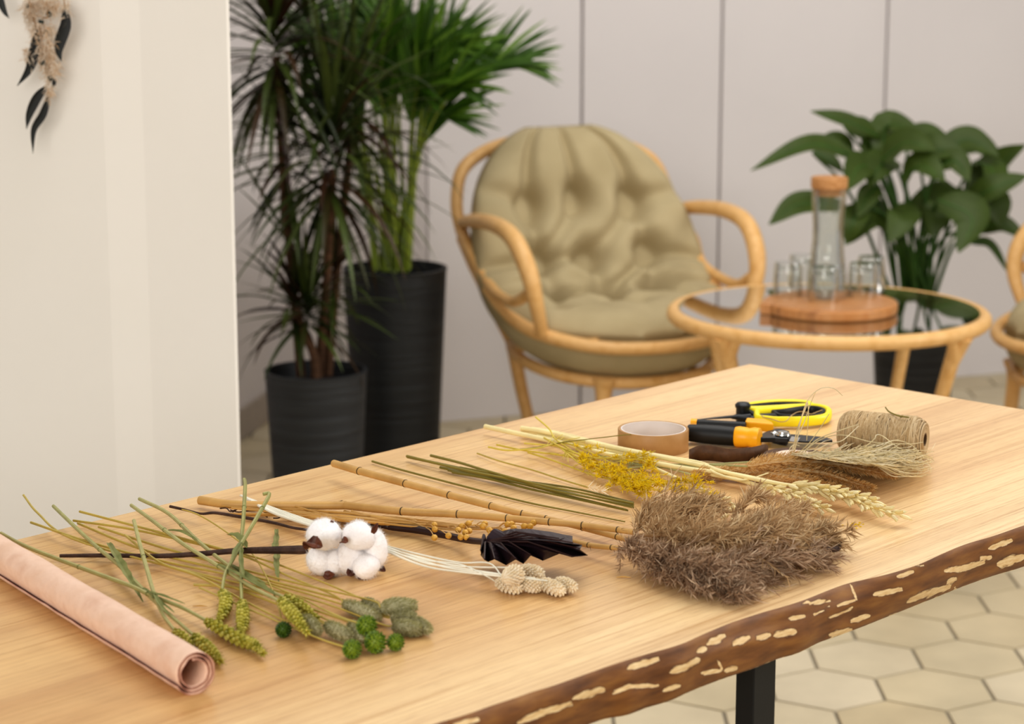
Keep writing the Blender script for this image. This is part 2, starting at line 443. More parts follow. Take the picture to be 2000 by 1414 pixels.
for i in range(NC+1):
    s = LEN*i/NC; a = samp(topP, s); b = samp(botP, s)
    for j in range(NR+1):
        t = j/NR; p = a.lerp(b, t)
        bul = math.sin(PI*t)**.7*.006+noise.noise(V((s*9, t*3, 1)))*.003*math.sin(PI*t)
        p = p+nout*bul; m.v.append(p); uvs.append((s, t*BT))
        # pixel-plane position of this bark point on the edge, used only to place knots along the edge
        cx = p.x; dep = p.y*CS+(HC-p.z)*SN
        zx = ((1000+FPX*cx/dep)-850)*1.739; zy = ((707-FPX*((p.y*SN-(HC-p.z)*CS))/dep)-1000)*1.739
        best = -1.0
        for pl, w in patches:
            if abs(pl[0][0]-zx) > 220: continue
            for q in range(len(pl)-1):
                dd = seg_d(zx, zy, pl[q], pl[q+1]); 
                ln = math.hypot(pl[-1][0]-pl[0][0], pl[-1][1]-pl[0][1])+1
                ta = max(-.2, min(1.2, ((zx-pl[0][0])*(pl[-1][0]-pl[0][0])+(zy-pl[0][1])*(pl[-1][1]-pl[0][1]))/ln**2))
                tw_ = .34+.60*math.sin(PI*max(0, min(1, ta)))**.5+.28*noise.noise(V((zx*.035, zy*.05, 3)))
                best = max(best, 1-dd/(w*.95*max(.15, tw_)))
        if t > .96: best = max(best, .30)
        peel.append(max(0, min(1, best*.7+.2)))
for i in range(NC):
    for j in range(NR):
        a = i*(NR+1)+j; m.f.append((a, a+1, a+NR+2, a+NR+1)); m.m.append(0)
tb = thing('live_edge_table', 'long pale wood table with a bark-covered live edge, covered in dried flowers', 'table', V((CORN.x, CORN.y, 0)))
bk = part('bark_edge', m, BARK, tb)
at = bk.data.attributes.new('peel', 'FLOAT', 'POINT'); at.data.foreach_set('value', peel)
ul = bk.data.uv_layers.new(name='UVMap')
for lp in bk.data.loops: ul.data[lp.index].uv = uvs[lp.vertex_index]
bk['label'] = 'brown bark edge with cream peeled patches'
m = M(); farL = isect(CORN, LV, topP[0], EV)
outl = [samp(topP, LEN*i/300) for i in range(301)]+[CORN, farL]
outb = [samp(botP, LEN*i/300) for i in range(301)]+[CORN-V((0, 0, BT)), farL-V((0, 0, BT))]
n = len(outl)
m.add(outl, [tuple(range(n))]); m.add(outb, [tuple(range(n-1, -1, -1))])
m.f += [(i, i+n, i+1+n, i+1) for i in (300, 301)]+[(302, 302+n, n, 0)]; m.m += [0, 0, 0]
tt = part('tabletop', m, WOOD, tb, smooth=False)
ul = tt.data.uv_layers.new(name='UVMap'); acr = V((-LV.y, LV.x, 0)); 
if acr.dot(topP[0]-CORN) > 0: acr = -acr
T0 = (P(1200, 1297)-CORN).dot(acr)
for lp in tt.data.loops:
    p = tt.data.vertices[lp.vertex_index].co+WL[tb.name]-CORN
    ul.data[lp.index].uv = (p.dot(LV), p.dot(acr)-T0)
# steel U frames
post = Q(1475.5, 1360, 1.95)
for sh, nm in ((0, 0), (1.45, 1)):
    b0 = V((post.x, post.y, 0))+LV*sh
    m = M(); ax, ay = LV*.017, acr*.0105
    b1 = b0+acr*.50; zt = TZ-BT-.004
    m.box(V((b0.x, b0.y, zt/2)), ax, ay, V((0, 0, zt/2))); m.box(V((b1.x, b1.y, zt/2)), ax, ay, V((0, 0, zt/2)))
    c = (b0+b1)/2
    m.box(V((c.x, c.y, .0105)), ax, (b1-b0)/2, V((0, 0, .0105))); m.box(V((c.x, c.y, zt-.004)), ax, (b1-b0)/2, V((0, 0, .004)))
    part('leg', m, BLACKM, tb, smooth=False, bev=.001)

# ================================================================== things on the table
PAPER = mat('pink_mulberry_paper', 'd3ab92', 'e3c1aa', rough=.85, scale=25, bump=.6, bscale=110, sheen=.1, c3='dab59b', stretch=(1, 1, 1))
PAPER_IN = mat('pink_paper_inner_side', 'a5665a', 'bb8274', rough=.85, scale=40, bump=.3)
WSTEM = mat('sage_green_straw', '999a5e', 'b3ad76', c3='878748', vary='island', rough=.55, scale=60, stretch=(1, 1, 1))
YSTEM = mat('yellow_green_straw', 'b39a48', 'c9b35e', c3='9c9645', vary='island', rough=.5, scale=60)
WEAR = mat('green_wheat_grain', '8a8622', 'b0a63c', c3='c9be62', vary='island', rough=.5, scale=80)
WLEAF = mat('dry_green_leaf_sheath', '707640', '8f9058', rough=.6, scale=60, transl=.15)
BUN = mat('bunny_tail_fur', 'a09c68', 'bcb686', c3='d6d0ac', vary='island', rough=.8, transl=.25)
BALL = mat('green_ball_flower', '41590c', '5e7d16', c3='8ea030', vary='island', rough=.5)
BALLD = mat('dark_green_ball_flower', '2a420c', '3b5610', c3='53701e', vary='island', rough=.5)
COT = mat('white_cotton_fluff', 'f4efee', 'fbf8f8', rough=1, spec=.05, sheen=.3, scale=60, bump=.5, bscale=300, sss=.15)
COTF = mat('white_cotton_fibre', 'f6f2f1', 'ffffff', vary='island', rough=1, spec=0, transl=.5)
HUSK = mat('brown_cotton_husk', '4a2415', '71402a', rough=.5, scale=90)
TWIG = mat('dark_brown_twig', '35221a', '4e362b', rough=.7, scale=90, bump=.5, bscale=300)
PHST = mat('bleached_grass_stem', 'e0d9c2', 'f2eddc', vary='island', rough=.6)
PHAL = mat('bleached_canary_grass', 'ecd6ae', 'f6e4c4', c3='fdf0d8', vary='island', rough=.7, transl=.1)
PALM = mat('dark_brown_palm_leaf', '24161a', '33232a', rough=.42, scale=40, stretch=(1, 1, 1), spec=.45)
PALMS = mat('dark_brown_palm_stem', '2a1614', '3c221d', rough=.45, scale=50)
FLAX = mat('golden_flax_straw', 'bd8e48', 'd9ac62', c3='9a7038', vary='island', rough=.5)
POD = mat('golden_flax_pod', 'b3852e', 'd2a34c', vary='noise', rough=.45, scale=160)
CANE = mat('tan_reed_cane', 'b28a4f', 'c79e60', rough=.5, scale=25, c3='bb9356')
NODEM = mat('dark_cane_node', '4a3b22', '5e4c2d', rough=.6)
PLUME = mat('brown_reed_plume', 'ab8b66', 'd0b086', c3='f2dcb6', vary='island', rough=.7, transl=.45, spec=.2)
PLUMD = mat('dusky_reed_plume', '94775e', 'bc9f84', c3='e2ccb2', vary='island', rough=.75, transl=.45, spec=.2)
OLIVE = mat('olive_reed_stem', '6f6524', '8a7c35', c3='5d5720', vary='island', rough=.5)
CREAM = mat('bleached_oat_straw', 'ecd896', 'f6e6ae', c3='e6cf86', vary='island', rough=.45)
OATS = mat('bleached_oat_husk', 'f8e4a4', 'fdf0c4', c3='f2da90', vary='island', rough=.5, transl=.15)
YBR = mat('dyed_yellow_branch', 'c9b040', 'dcc75a', c3='b59f40', vary='island', rough=.5)
YFL = mat('dyed_yellow_flower', 'e6c200', 'f8dd30', c3='d9b70c', vary='island', rough=.6, transl=.45)
SETA = mat('ginger_brown_grass_fur', 'cc9a54', 'e6be7e', c3='f6deb0', vary='island', rough=.8, transl=.4, spec=.2)
PALEST = mat('pale_green_grass_stem', 'a7a46a', 'c4c08e', c3='8f9054', vary='island', rough=.5)
KRAFT = mat('kraft_paper_tape', 'a87e4c', 'b28958', rough=.5, scale=60)
KRAFTI = mat('grey_cardboard_core', 'd3cbc6', 'ddd6d2', rough=.8)
FTAPE = mat('dark_brown_floral_tape', '4b3019', '5d3d22', rough=.6, scale=120, bump=.2, bscale=400)
CORE = mat('pale_pink_core', 'e6cdb9', 'eedac9', rough=.7)
RUBBER = mat('matte_black_rubber', '141414', '1c1c1c', rough=.5)
ORANGE = mat('orange_yellow_plastic', 'f2a90c', 'f7b41c', rough=.35)
YELLOW = mat('bright_yellow_plastic', 'f0dc1c', 'f5e32c', rough=.35)
STEEL = mat('dark_coated_steel', '2a2b2d', '3a3b3d', rough=.35, metal=.6)
BRIGHT = mat('polished_steel', 'b8b8b4', 'd5d5d0', rough=.2, metal=1)
JUTE = mat('jute_twine', 'b39468', 'cbb088', c3='dcc49e', vary='island', rough=.85, bump=.6, bscale=900)
JUTED = mat('dark_jute_core', '5a4430', '70583f', rough=.9)
STIPA = mat('pale_feather_grass', 'f4e8c6', 'fdf5de', c3='e8dbb2', vary='island', rough=.6, transl=.5, spec=.2)

def lift(z, pts):                # zoom-space points (x, y, h) -> world
    return [z(*p) for p in pts]
def stem(parent, pts, r, mt, n=7, sm=6, name='stem'):
    pa = cr(pts, sm); m = M().tube(pa, r, n); return part(name, m, mt, parent), pa
def ear(parent, pts, rad=.0056, mt=WEAR, step=.0037):
    pa = cr(pts, 10); L = sum((pa[i+1]-pa[i]).length for i in range(len(pa)-1)); k = int(L/step); m = M()
    m.tube(pa, .0014, 5)
    for i in range(k+1):
        t = i/k; p, d = along(pa, t); s, u = perp(d)
        sc = .62+.5*math.sin(PI*min(1, t*1.0+.12))**.8
        for j in range(5):
            a = 2*PI*j/5+(PI/5 if i % 2 else 0)+U(-.12, .12)
            o = s*math.cos(a)+u*math.sin(a)
            ax = (d*.86+o*.52).normalized()*(.0046*sc)
            m.ell(p+o*(rad*.52*sc)+d*.001, ax, .0020*sc, 6, 5, pw=.85)
            m.hair(p+o*(rad*.7*sc)+ax, (d+o*.5).normalized(), .003, .0003)
    return part('ear', m, mt, parent)
def leaf(parent, pts, w, mt=WLEAF, name='leaf', fold=.5, up=V((0, 0, 1))):
    pa = cr(pts, 6); k = len(pa)
    ws = [w*(math.sin(PI*(.12+.86*i/(k-1)))**.7)*(1+.15*math.sin(i*1.3)) for i in range(k)]
    return part(name, M().strip(pa, ws, up, fold=fold), mt, parent)

# ---- roll of pink paper
ca = P(382, 1313, .0185); cb = P(-70, 1041, .0185); ax = (ca-cb); Lr = ax.length; d = ax.normalized()
sd = d.cross(V((0, 0, 1))).normalized(); up = sd.cross(d)
m = M(); na, nl = 150, 90; turns = 2.7
for k in range(nl+1):
    s = k/nl*Lr
    for i in range(na+1):
        t = i/na; a = t*turns*2*PI+.45*PI; r = .0105+.0080*t
        r += noise.noise(V((s*14, math.cos(a)*1.2, math.sin(a)*1.2)))*.0007+noise.noise(V((s*60, math.cos(a)*4, math.sin(a)*4+7)))*.0003
        e = 0
        if k == nl: e = noise.noise(V((a*1.5, 3, t*3)))*.0022
        if i == na: r += noise.noise(V((s*40, 1, 1)))*.0009
        m.v.append(cb+d*(s+e)+sd*(math.cos(a)*r)+up*(math.sin(a)*r*(1-.03*math.sin(a))))
for k in range(nl):
    for i in range(na):
        a = k*(na+1)+i; m.f.append((a, a+1, a+na+2, a+na+1)); m.m.append(0)
roll = part('paper_roll', m, PAPER, loc=onT(ca))
so = roll.modifiers.new('thick', 'SOLIDIFY'); so.thickness = .0006
so.offset = 0
roll.data.materials.append(PAPER_IN); so.material_offset_rim = 1
tag(roll, 'rolled sheet of pale pink handmade paper across the near left corner of the table', 'paper roll')

# ---- wheat: (label, stem points in zoom 1, ear points in zoom 2)
Z2 = z2
WH = [
 ('green wheat stalk with its ear pointing straight down, right of the crossed pair', lift(z9, [(535, -20, .05), (545, 30, .05), (540, 160, .044), (525, 400, .03), (505, 580, .021), (507, 680, .02), (505, 860, .016), (506, 1020, .012)])+lift(z2, [(432, 975, .009)]), lift(z2, [(432, 975, .009), (440, 1050, .008), (438, 1130, .0075), (425, 1190, .007)])),
 ('green wheat stalk with hooked stem tip and short curled ear, left of crossed pair', lift(z9, [(720, 125, .045), (780, 122, .045), (740, 210, .043), (660, 350, .036), (560, 520, .028), (500, 620, .024), (430, 750, .02), (350, 900, .015)])+lift(z2, [(295, 905, .010)]), lift(z2, [(295, 905, .010), (322, 960, .009), (312, 1030, .008), (270, 1105, .0075)])),
 ('green wheat stalk with the longest ear lying slantwise in front of the others', lift(z1, [(5, 400, .02), (160, 480, .018), (500, 610, .014), (720, 690, .012), (850, 750, .010), (1000, 808, .008), (1145, 885, .007)]), lift(z1, [(1145, 888, .007), (1230, 935, .007), (1330, 990, .007), (1400, 1015, .0065), (1450, 1060, .006)])),
 ('green wheat stalk whose ear is half hidden behind the pink paper roll', lift(z1, [(740, 330, .020), (770, 450, .017), (815, 610, .014), (850, 730, .011), (900, 850, .009), (970, 945, .007)]), lift(z1, [(970, 945, .007), (1010, 985, .0065), (1050, 1020, .006)])),
 ('green wheat stalk with its ear beside the open end of the paper roll', lift(z1, [(295, 250, .012), (420, 370, .012), (540, 480, .011), (650, 570, .010), (760, 680, .009), (860, 780, .008), (960, 870, .0075), (1070, 965, .007)]), lift(z1, [(1075, 970, .007), (1130, 1020, .0065), (1175, 1065, .006), (1215, 1105, .006)])),
 ('green wheat stalk, ear above the dark green ball flower, lower of two', lift(z1, [(725, 245, .016), (830, 320, .016), (1000, 450, .015), (1190, 570, .014), (1380, 690, .014), (1545, 775, .016)]), lift(z2, [(705, 960, .016), (760, 1030, .016), (820, 1100, .016), (880, 1180, .015)])),
 ('green wheat stalk with its ear behind another, nearest the bunny tails', lift(z1, [(770, 210, .012), (930, 290, .012), (1080, 430, .011), (1250, 570, .010), (1420, 680, .010), (1570, 755, .011)]), lift(z2, [(735, 945, .011), (800, 985, .011), (870, 1030, .010), (945, 1085, .009)])),
]
for lab, sp, ep in WH:
    t = thing('wheat_stalk', lab, 'wheat', onT(ep[0]), 'green wheat stalks')
    stem(t, sp, [.0019, .0021, .0019, .0015], WSTEM)
    ear(t, ep)
    q = cr(sp, 6)
    for f in (.3, .62):
        p, dd = along(q, f); part('stem_node', M().tube([p-dd*.0016, p, p+dd*.0016], [.0018, .0026, .0018], 7), WLEAF, t)
    p, dd = along(q, .66)
    e = [along(q, .62)[0]+V((0, 0, .002)), along(q, .72)[0]+V((0, 0, .0035)), along(q, .84)[0]+V((.003, -.002, .004))]
    leaf(t, e, .0022)
    if lab.startswith('green wheat stalk with its ear beside'):
        leaf(t, lift(z1, [(600, 455, .014), (640, 520, .016), (680, 590, .013), (720, 660, .010), (790, 780, .004)]), .0040)
    if lab.startswith('green wheat stalk with its ear behind'):
        leaf(t, lift(z1, [(1300, 590, .012), (1380, 660, .014), (1450, 700, .013), (1530, 745, .010)]), .0042)
        leaf(t, lift(z1, [(925, 385, .014), (1000, 395, .015), (1090, 440, .013)]), .003)
    if lab.startswith('green wheat stalk with its ear pointing'):
        leaf(t, lift(z9, [(375, 525, .025), (440, 535, .025), (510, 580, .022), (560, 650, .019)]), .005)

# ---- bunny tails
BT_ = [
 ('bunny tail grass with the sage head farthest left in the upper row', [(440, 280, .01), (900, 400, .01), (1330, 520, .009), (1600, 640, .008), (1850, 745, .008)], (1135, 985, .008), (1375, 1085, .008), 48),
 ('bunny tail grass whose head shows between the two big upper ones', [(405, 330, .006), (740, 380, .008), (1180, 480, .008), (1500, 560, .008), (1950, 740, .007)], (1275, 968, .008), (1405, 1050, .008), 42),
 ('bunny tail grass with the biggest head, at the top right of the cluster', [(545, 365, .006), (900, 480, .006), (1300, 590, .006), (1700, 690, .008), (2050, 770, .014)], (1390, 1010, .016), (1632, 1000, .016), 56),
 ('bunny tail grass head tucked under the biggest one', [(170, 340, .01), (480, 445, .008), (900, 555, .006), (1500, 680, .006), (2080, 850, .007)], (1455, 1080, .008), (1625, 1085, .008), 48),
 ('bunny tail grass with the lowest pale head on the right', [(130, 190, .012), (210, 290, .010), (400, 430, .008), (1000, 600, .006), (1700, 760, .006), (2100, 900, .007)], (1470, 1140, .0075), (1665, 1165, .0075), 50),
 ('bunny tail grass head pointing down at the far right end of the cluster', [(430, 345, .006), (820, 500, .006), (1400, 640, .006), (1900, 770, .006), (2150, 860, .007)], (1600, 1095, .0075), (1722, 1165, .0075), 40),
 ('bunny tail grass head leaning over the left green ball flower of the front row', [(855, 560, .006), (1150, 650, .006), (1450, 760, .006), (1700, 860, .007), (1795, 905, .008)], (1012, 1135, .009), (1180, 1215, .009), 48),
 ('bunny tail grass head half hidden behind the two stacked green balls', [(1070, 685, .006), (1300, 700, .006), (1600, 780, .006), (1900, 880, .007)], (1185, 1130, .008), (1272, 1235, .008), 46),
 ('bunny tail grass head below the two wheat ears, beside the dark green ball', [(690, 410, .010), (880, 560, .010), (1100, 640, .009), (1400, 800, .008), (1600, 890, .008)], (850, 1085, .008), (958, 1180, .008), 48),
]
for lab, sp, a, b, w in BT_:
    A = z2(*a); B = z2(*b); c = (A+B)/2; axv = (B-A)/2; r = w/3.535/2200*1.0
    t = thing('bunny_tail_stalk', lab, 'grass stalk', onT(c), 'bunny tail grasses')
    stem(t, lift(z1, sp)+[A], [.0013, .0012, .0009, .0007], YSTEM, 6)
    m = M().ell(c, axv, r*.9, 14, 9, pw=.8)
    dd = axv.normalized(); s, u = perp(dd)
    for i in range(1500):
        q = U(-1, 1); an = U(0, 2*PI); o = s*math.cos(an)+u*math.sin(an); rr = (1-q*q)**.4
        m.hair(c+axv*q+o*(r*.85*rr), (o*.75+dd*(.75+.3*q)+rdir()*.25).normalized(), U(.0026, .0050), .00026)
    part('head', m, BUN, t)
# ---- green ball flowers
GB = [('dark green ball flower by itself beneath the wheat ears', (720, 1165), 56, [(945, 250, .01), (1120, 310, .01), (1350, 470, .008), (1450, 600, .008), (1530, 780, .008)], BALLD),
      ('green ball flower nearest the camera, front of the cluster', (1195, 1300), 66, [(1100, 700, .006), (1400, 830, .006), (1760, 980, .007)], BALL),
      ('green ball flower on top of another in the middle of the cluster', (1295, 1138), 72, [(1190, 570, .008), (1600, 730, .008), (1850, 850, .015)], BALL),
      ('green ball flower under another in the middle of the cluster', (1355, 1252), 76, [(1250, 620, .006), (1600, 800, .006), (1880, 930, .008)], BALL),
      ('green ball flower at the right end of the front row', (1495, 1252), 60, [(1350, 690, .006), (1700, 830, .005), (2000, 960, .006)], BALL)]
for lab, c, r, sp, mt in GB:
    rr = r/3.535/2240; h = rr if 'on top' not in lab else .019
    C = z2(c[0], c[1], h); t = thing('ball_flower', lab, 'flower', onT(C), 'green ball flowers')
    stem(t, lift(z1, sp)+[C], .0008, YSTEM, 6)
    m = M().ell(C, V((0, 0, rr*.8)), rr*.8, 14, 9); nb = 95
    for i in range(nb):
        z = 1-2*(i+.5)/nb; a = i*2.39996; o = V((math.sqrt(1-z*z)*math.cos(a), math.sqrt(1-z*z)*math.sin(a), z))
        m.ell(C+o*rr*.84, (o+rdir()*.25).normalized()*(rr*.24), rr*.12, 5, 4)
        for q in range(2): m.hair(C+o*rr*.9, (o+rdir()*.5).normalized(), rr*.22, rr*.04)
    part('head', m, mt, t)
# dropped thin dark tendril beside the cotton, and loose leaf
t = thing('dried_leaf', 'narrow twisted dry green leaf just left of the cotton', 'leaf', onT(z9(850, 700)))
leaf(t, lift(z9, [(850, 470, .004), (850, 560, .008), (838, 650, .012), (855, 720, .010), (850, 800, .012), (858, 900, .008), (872, 980, .004)]), .0032, name='blade')

# ---- cotton
def cotton(lab, sp, sr, locks, husks):
    t = thing('cotton_stalk', lab, 'cotton', onT(sp[-1]), 'cotton stalks')
    stem(t, sp, sr, TWIG, 8)
    for (c, rx, rz, h) in locks:
        C = z2(c[0], c[1], h); k = 3.535*1880
        ra, rb = rx/k, rz/k
        sdv = V((R.random(), R.random(), R.random()))*20
        def dsp(v):
            o = v-C; nz = noise.noise(o*70+sdv)*.13+noise.noise(o*200+sdv)*.05
            return C+o*(1+nz)
        m = M().ell(C, V((0, 0, rb)), ra, 28, 20, disp=dsp)
        o = part('cotton_tuft', m, [COT, COTF], t)
        m2 = M()
        for v in m.v:
            for q in range(5):
                nn = ((v-C).normalized()+rdir()*.9).normalized()
                m2.hair(v-(v-C)*U(0, .06)+rdir()*.001, nn, U(.0012, .0035), .00009, rdir()*.6)
        part('fibre', m2, COTF, o)
    for pts, w in husks:
        pa = cr(lift(z2, pts), 5); k = len(pa)
        m = M().strip(pa, [w*(math.sin(PI*(.15+.85*i/(k-1)))**.8)+.0002 for i in range(k)], V((.2, -.8, .5)), fold=.6)
        o = part('husk', m, HUSK, t); so = o.modifiers.new('thick', 'SOLIDIFY'); so.thickness = .0008
cotton('cotton stalk with a thick straight brown stem and two white tufts at its end',
       lift(z1, [(330, 525, .006), (580, 523, .006), (870, 526, .008), (1080, 516, .010), (1300, 498, .014), (1500, 494, .019), (1650, 492, .022), (1700, 490, .022)]),
       [.0018, .0022, .0024, .0027, .003, .0038, .0046, .0042],
       [((1000, 510), 112, 98, .042), ((978, 690), 94, 92, .0135), ((1075, 700), 62, 82, .014)],
       [([(900, 600, .04), (905, 568, .046), (940, 570, .050), (990, 592, .046)], .0065), ([(1050, 440, .052), (1050, 415, .057)], .002), ([(1000, 785, .004), (1040, 795, .003), (1070, 785, .006)], .004), ([(1120, 560, .038), (1140, 548, .042), (1165, 560, .04)], .003)])
cotton('cotton stalk with a thin crooked dark stem and four white tufts on the right',
       lift(z1, [(940, 252, .010), (1020, 270, .010), (1110, 292, .010), (1190, 288, .012), (1330, 310, .012), (1500, 340, .015), (1620, 370, .018), (1720, 385, .02), (1850, 420, .02)]),
       [.0016, .0013, .0018, .0015, .0015],
       [((1235, 520), 106, 92, .040), ((1178, 665), 98, 108, .018), ((1362, 610), 70, 124, .026), ((1290, 728), 86, 78, .012), ((1265, 640), 64, 74, .02)],
       [([(1335, 500, .05), (1352, 465, .055), (1370, 432, .060)], .0022), ([(1165, 790, .006), (1185, 770, .007), (1190, 750, .009)], .004), ([(1360, 740, .006), (1395, 745, .006), (1425, 760, .004)], .0028), ([(1395, 745, .006), (1412, 725, .008)], .002), ([(1260, 795, .004), (1230, 800, .003)], .003)])

# ---- bleached canary grass
PH = [('bleached canary grass with the head at the upper left of the cream cluster', (1062, 965, .020), (1010, -28, 0), 68, (905, 885)),
      ('bleached canary grass with the lowest left head of the cream cluster', (1035, 1035, .007), (85, 22, 0), 50, (860, 960)),
      ('bleached canary grass head lying on top, behind the others in the cream cluster', (1190, 945, .012), (80, 18, 0), 50, (1070, 915)),
      ('bleached canary grass with the middle head of the cream cluster', (1185, 1032, .008), (75, 10, 0), 46, (1120, 985)),
      ('bleached canary grass with the right front head of the cream cluster', (1330, 1045, .008), (82, 35, 0), 46, (1190, 985)),
      ('bleached canary grass with the head farthest right in the cream cluster', (1425, 1030, .008), (68, 22, 0), 44, (1250, 1000))]
for i, (lab, c, a, w, s0) in enumerate(PH):
    if i == 0: A = z3(1000, 990, .017); B = z3(1130, 945, .021)
    else: A = z3(c[0]-a[0], c[1]-a[1], c[2]); B = z3(c[0]+a[0], c[1]+a[1], c[2])
    C = (A+B)/2; axv = (B-A)/2; r = w/3.535/1950
    t = thing('canary_grass_stalk', lab, 'grass stalk', onT(C), 'bleached canary grasses')
    y = i*8
    sp = [P(470+i*7, 968+i*4, .006+i*.001), P(560, 1002+i*2, .012), z3(60, 720+y*.6, .012), z3(200, 768+y*.9, .012+.001*i), z3(450, 830+y*1.3+(20 if i % 2 else 0), .012), z3(700, 880+y*1.6, .014), z3(s0[0], s0[1], .015), A]
    stem(t, sp, [.0014, .0013, .001, .0007], PHST, 6)
    m = M().ell(C, axv, r*.8, 10, 8, pw=.8); dd = axv.normalized(); s, u = perp(dd); nb = 105
    for q in range(nb):
        tq = (q+.5)/nb*2-1; an = q*2.39996; o = s*math.cos(an)+u*math.sin(an); rr = (1-tq*tq)**.42
        m.ell(C+axv*tq*.95+o*(r*.8*rr), (dd*.8+o*.75+rdir()*.15).normalized()*.0034, .0014, 6, 4)
    part('head', m, PHAL, t)

# ---- dark folded palm leaf
t = thing('folded_palm_leaf', 'dark brown pleated palm leaf folded to a fan, in front of the golden seed pods', 'palm leaf', onT(z3(1150, 800)))
stem(t, lift(z9, [(1045, 268, .006), (1200, 290, .006), (1400, 330, .006), (1600, 385, .006), (1900, 435, .007)])+lift(z3, [(230, 632, .007), (420, 655, .008), (600, 690, .010), (760, 725, .014), (880, 738, .020)]), [.0020, .0016, .0018, .003, .0042, .0042, .0036, .003], PALMS, 8)
ap = z3(880, 735, .022)
tips = [((905, 703), .026), ((1000, 698), .026), ((1110, 695), .034), ((1220, 690), .030), ((1300, 697), .037), ((1370, 697), .032), ((1385, 712), .040), ((1478, 708), .033), ((1480, 742), .040), ((1545, 768), .026), ((1530, 782), .034), ((1585, 836), .018), ((1475, 836), .027), ((1440, 812), .014), ((1400, 806), .026), ((1275, 872), .007), ((1190, 825), .022), ((1140, 895), .005), ((1085, 852), .020), ((1020, 905), .004), ((940, 850), .020), ((895, 882), .006), ((870, 855), .018), ((848, 835), .010), ((843, 795), .020), ((850, 765), .016)]
m = M(); ns = 8
for i, (q, h) in enumerate(tips):
    e = z3(q[0], q[1], h); alt = 1 if i % 2 else -1
    for k in range(ns+1):
        f = k/ns; p = ap.lerp(e, f); p.z += .006*math.sin(PI*f)*(1+.5*alt)+.001*alt*f
        m.v.append(p)
for i in range(len(tips)-1):
    for k in range(ns):
        a = i*(ns+1)+k; m.f.append((a, a+1, a+ns+2, a+ns+1)); m.m.append(0)
o = part('leaf_fan', m, PALM, t, smooth=False); so = o.modifiers.new('thick', 'SOLIDIFY'); so.thickness = .0009
m = M()
for i in range(4, len(tips), 2):
    e = z3(tips[i][0][0], tips[i][0][1], tips[i][1]); m.tube([ap, ap.lerp(e, .5)+V((0, 0, .007)), e], [.0011, .0009, .0006], 5)
part('leaf_rib', m, PALMS, t)

# ---- flax
pods = [(525, 620), (528, 650), (525, 707), (622, 693), (690, 655), (707, 703), (765, 660), (748, 705), (760, 610), (860, 628), (872, 612), (905, 655), (915, 690), (960, 692), (1003, 685), (1012, 663), (1030, 615), (1055, 614), (1072, 640), (1145, 628), (1185, 630), (1210, 605), (738, 672), (716, 628)]
fl = 'golden flax stem with round seed pods in the bundle behind the cotton'
for i in range(12):
    t = thing('flax_stalk', fl, 'flax', onT(z3(*pods[2*i])), 'golden flax stems')
    a = (pods[2*i][0]+pods[2*i+1][0])/2; y0 = R.uniform(-1, 1)
    st = z9(U(240, 1100), 235+U(0, 120), U(.004, .010))
    mid = [z9(1500+U(-60, 60), 350+y0*45, U(.005, .014)), z3(60+U(-20, 20), 572+y0*24+8, U(.006, .014)), z3(340, 605+y0*30, U(.007, .014))]
    e0 = z3(pods[2*i][0]-70, 640+y0*22, .010)
    stem(t, [st]+mid+[e0], [.0011, .0013, .0011, .0008], FLAX, 6)
    for px, py in pods[2*i:2*i+2]:
        C = z3(px, py, .017); dd = (C-e0).normalized()
        part('pod_stem', M().tube(cr([e0, e0.lerp(C, .6)+V((0, 0, .003)), C], 5), .0005, 5), FLAX, t)
        m = M().ell(C, dd*.0037, .0033, 10, 7); m.ell(C+dd*.0044, dd*.0018, .0007, 6, 4)
        part('seed_pod', m, POD, t)
# extra split straws of the same bundle
for i in range(9):
    y0 = U(-1, 1); t = thing('straw_stem', 'bare golden straw in the bundle behind the cotton', 'straw', onT(z9(1500, 380)), 'bare golden straws')
    stem(t, [z9(U(950, 1600), 280+U(0, 70), U(.004, .01)), z9(1700, 365+y0*40, U(.005, .012)), z3(200, 595+y0*25, U(.006, .012)), z3(U(350, 620), 620+y0*30, .008)], [.0014, .0018, .0015, .0008], FLAX, 6)
t = thing('curled_tendril', 'dark curly root-like tendrils at the start of the golden bundle', 'twig', onT(z9(600, 290)))
for pts in ([(300, 265, .004), (360, 262, .008), (400, 295, .006), (470, 270, .008), (540, 265, .006), (640, 285, .005)], [(400, 280, .006), (480, 300, .006), (560, 290, .008), (700, 290, .006), (765, 320, .005), (740, 295, .008), (770, 275, .006)], [(420, 300, .005), (500, 260, .008), (620, 262, .005), (760, 350, .004)], [(820, 360, .006), (870, 358, .007), (900, 335, .006)]):
    stem(t, lift(z9, pts), .0007, TWIG, 5, name='tendril')

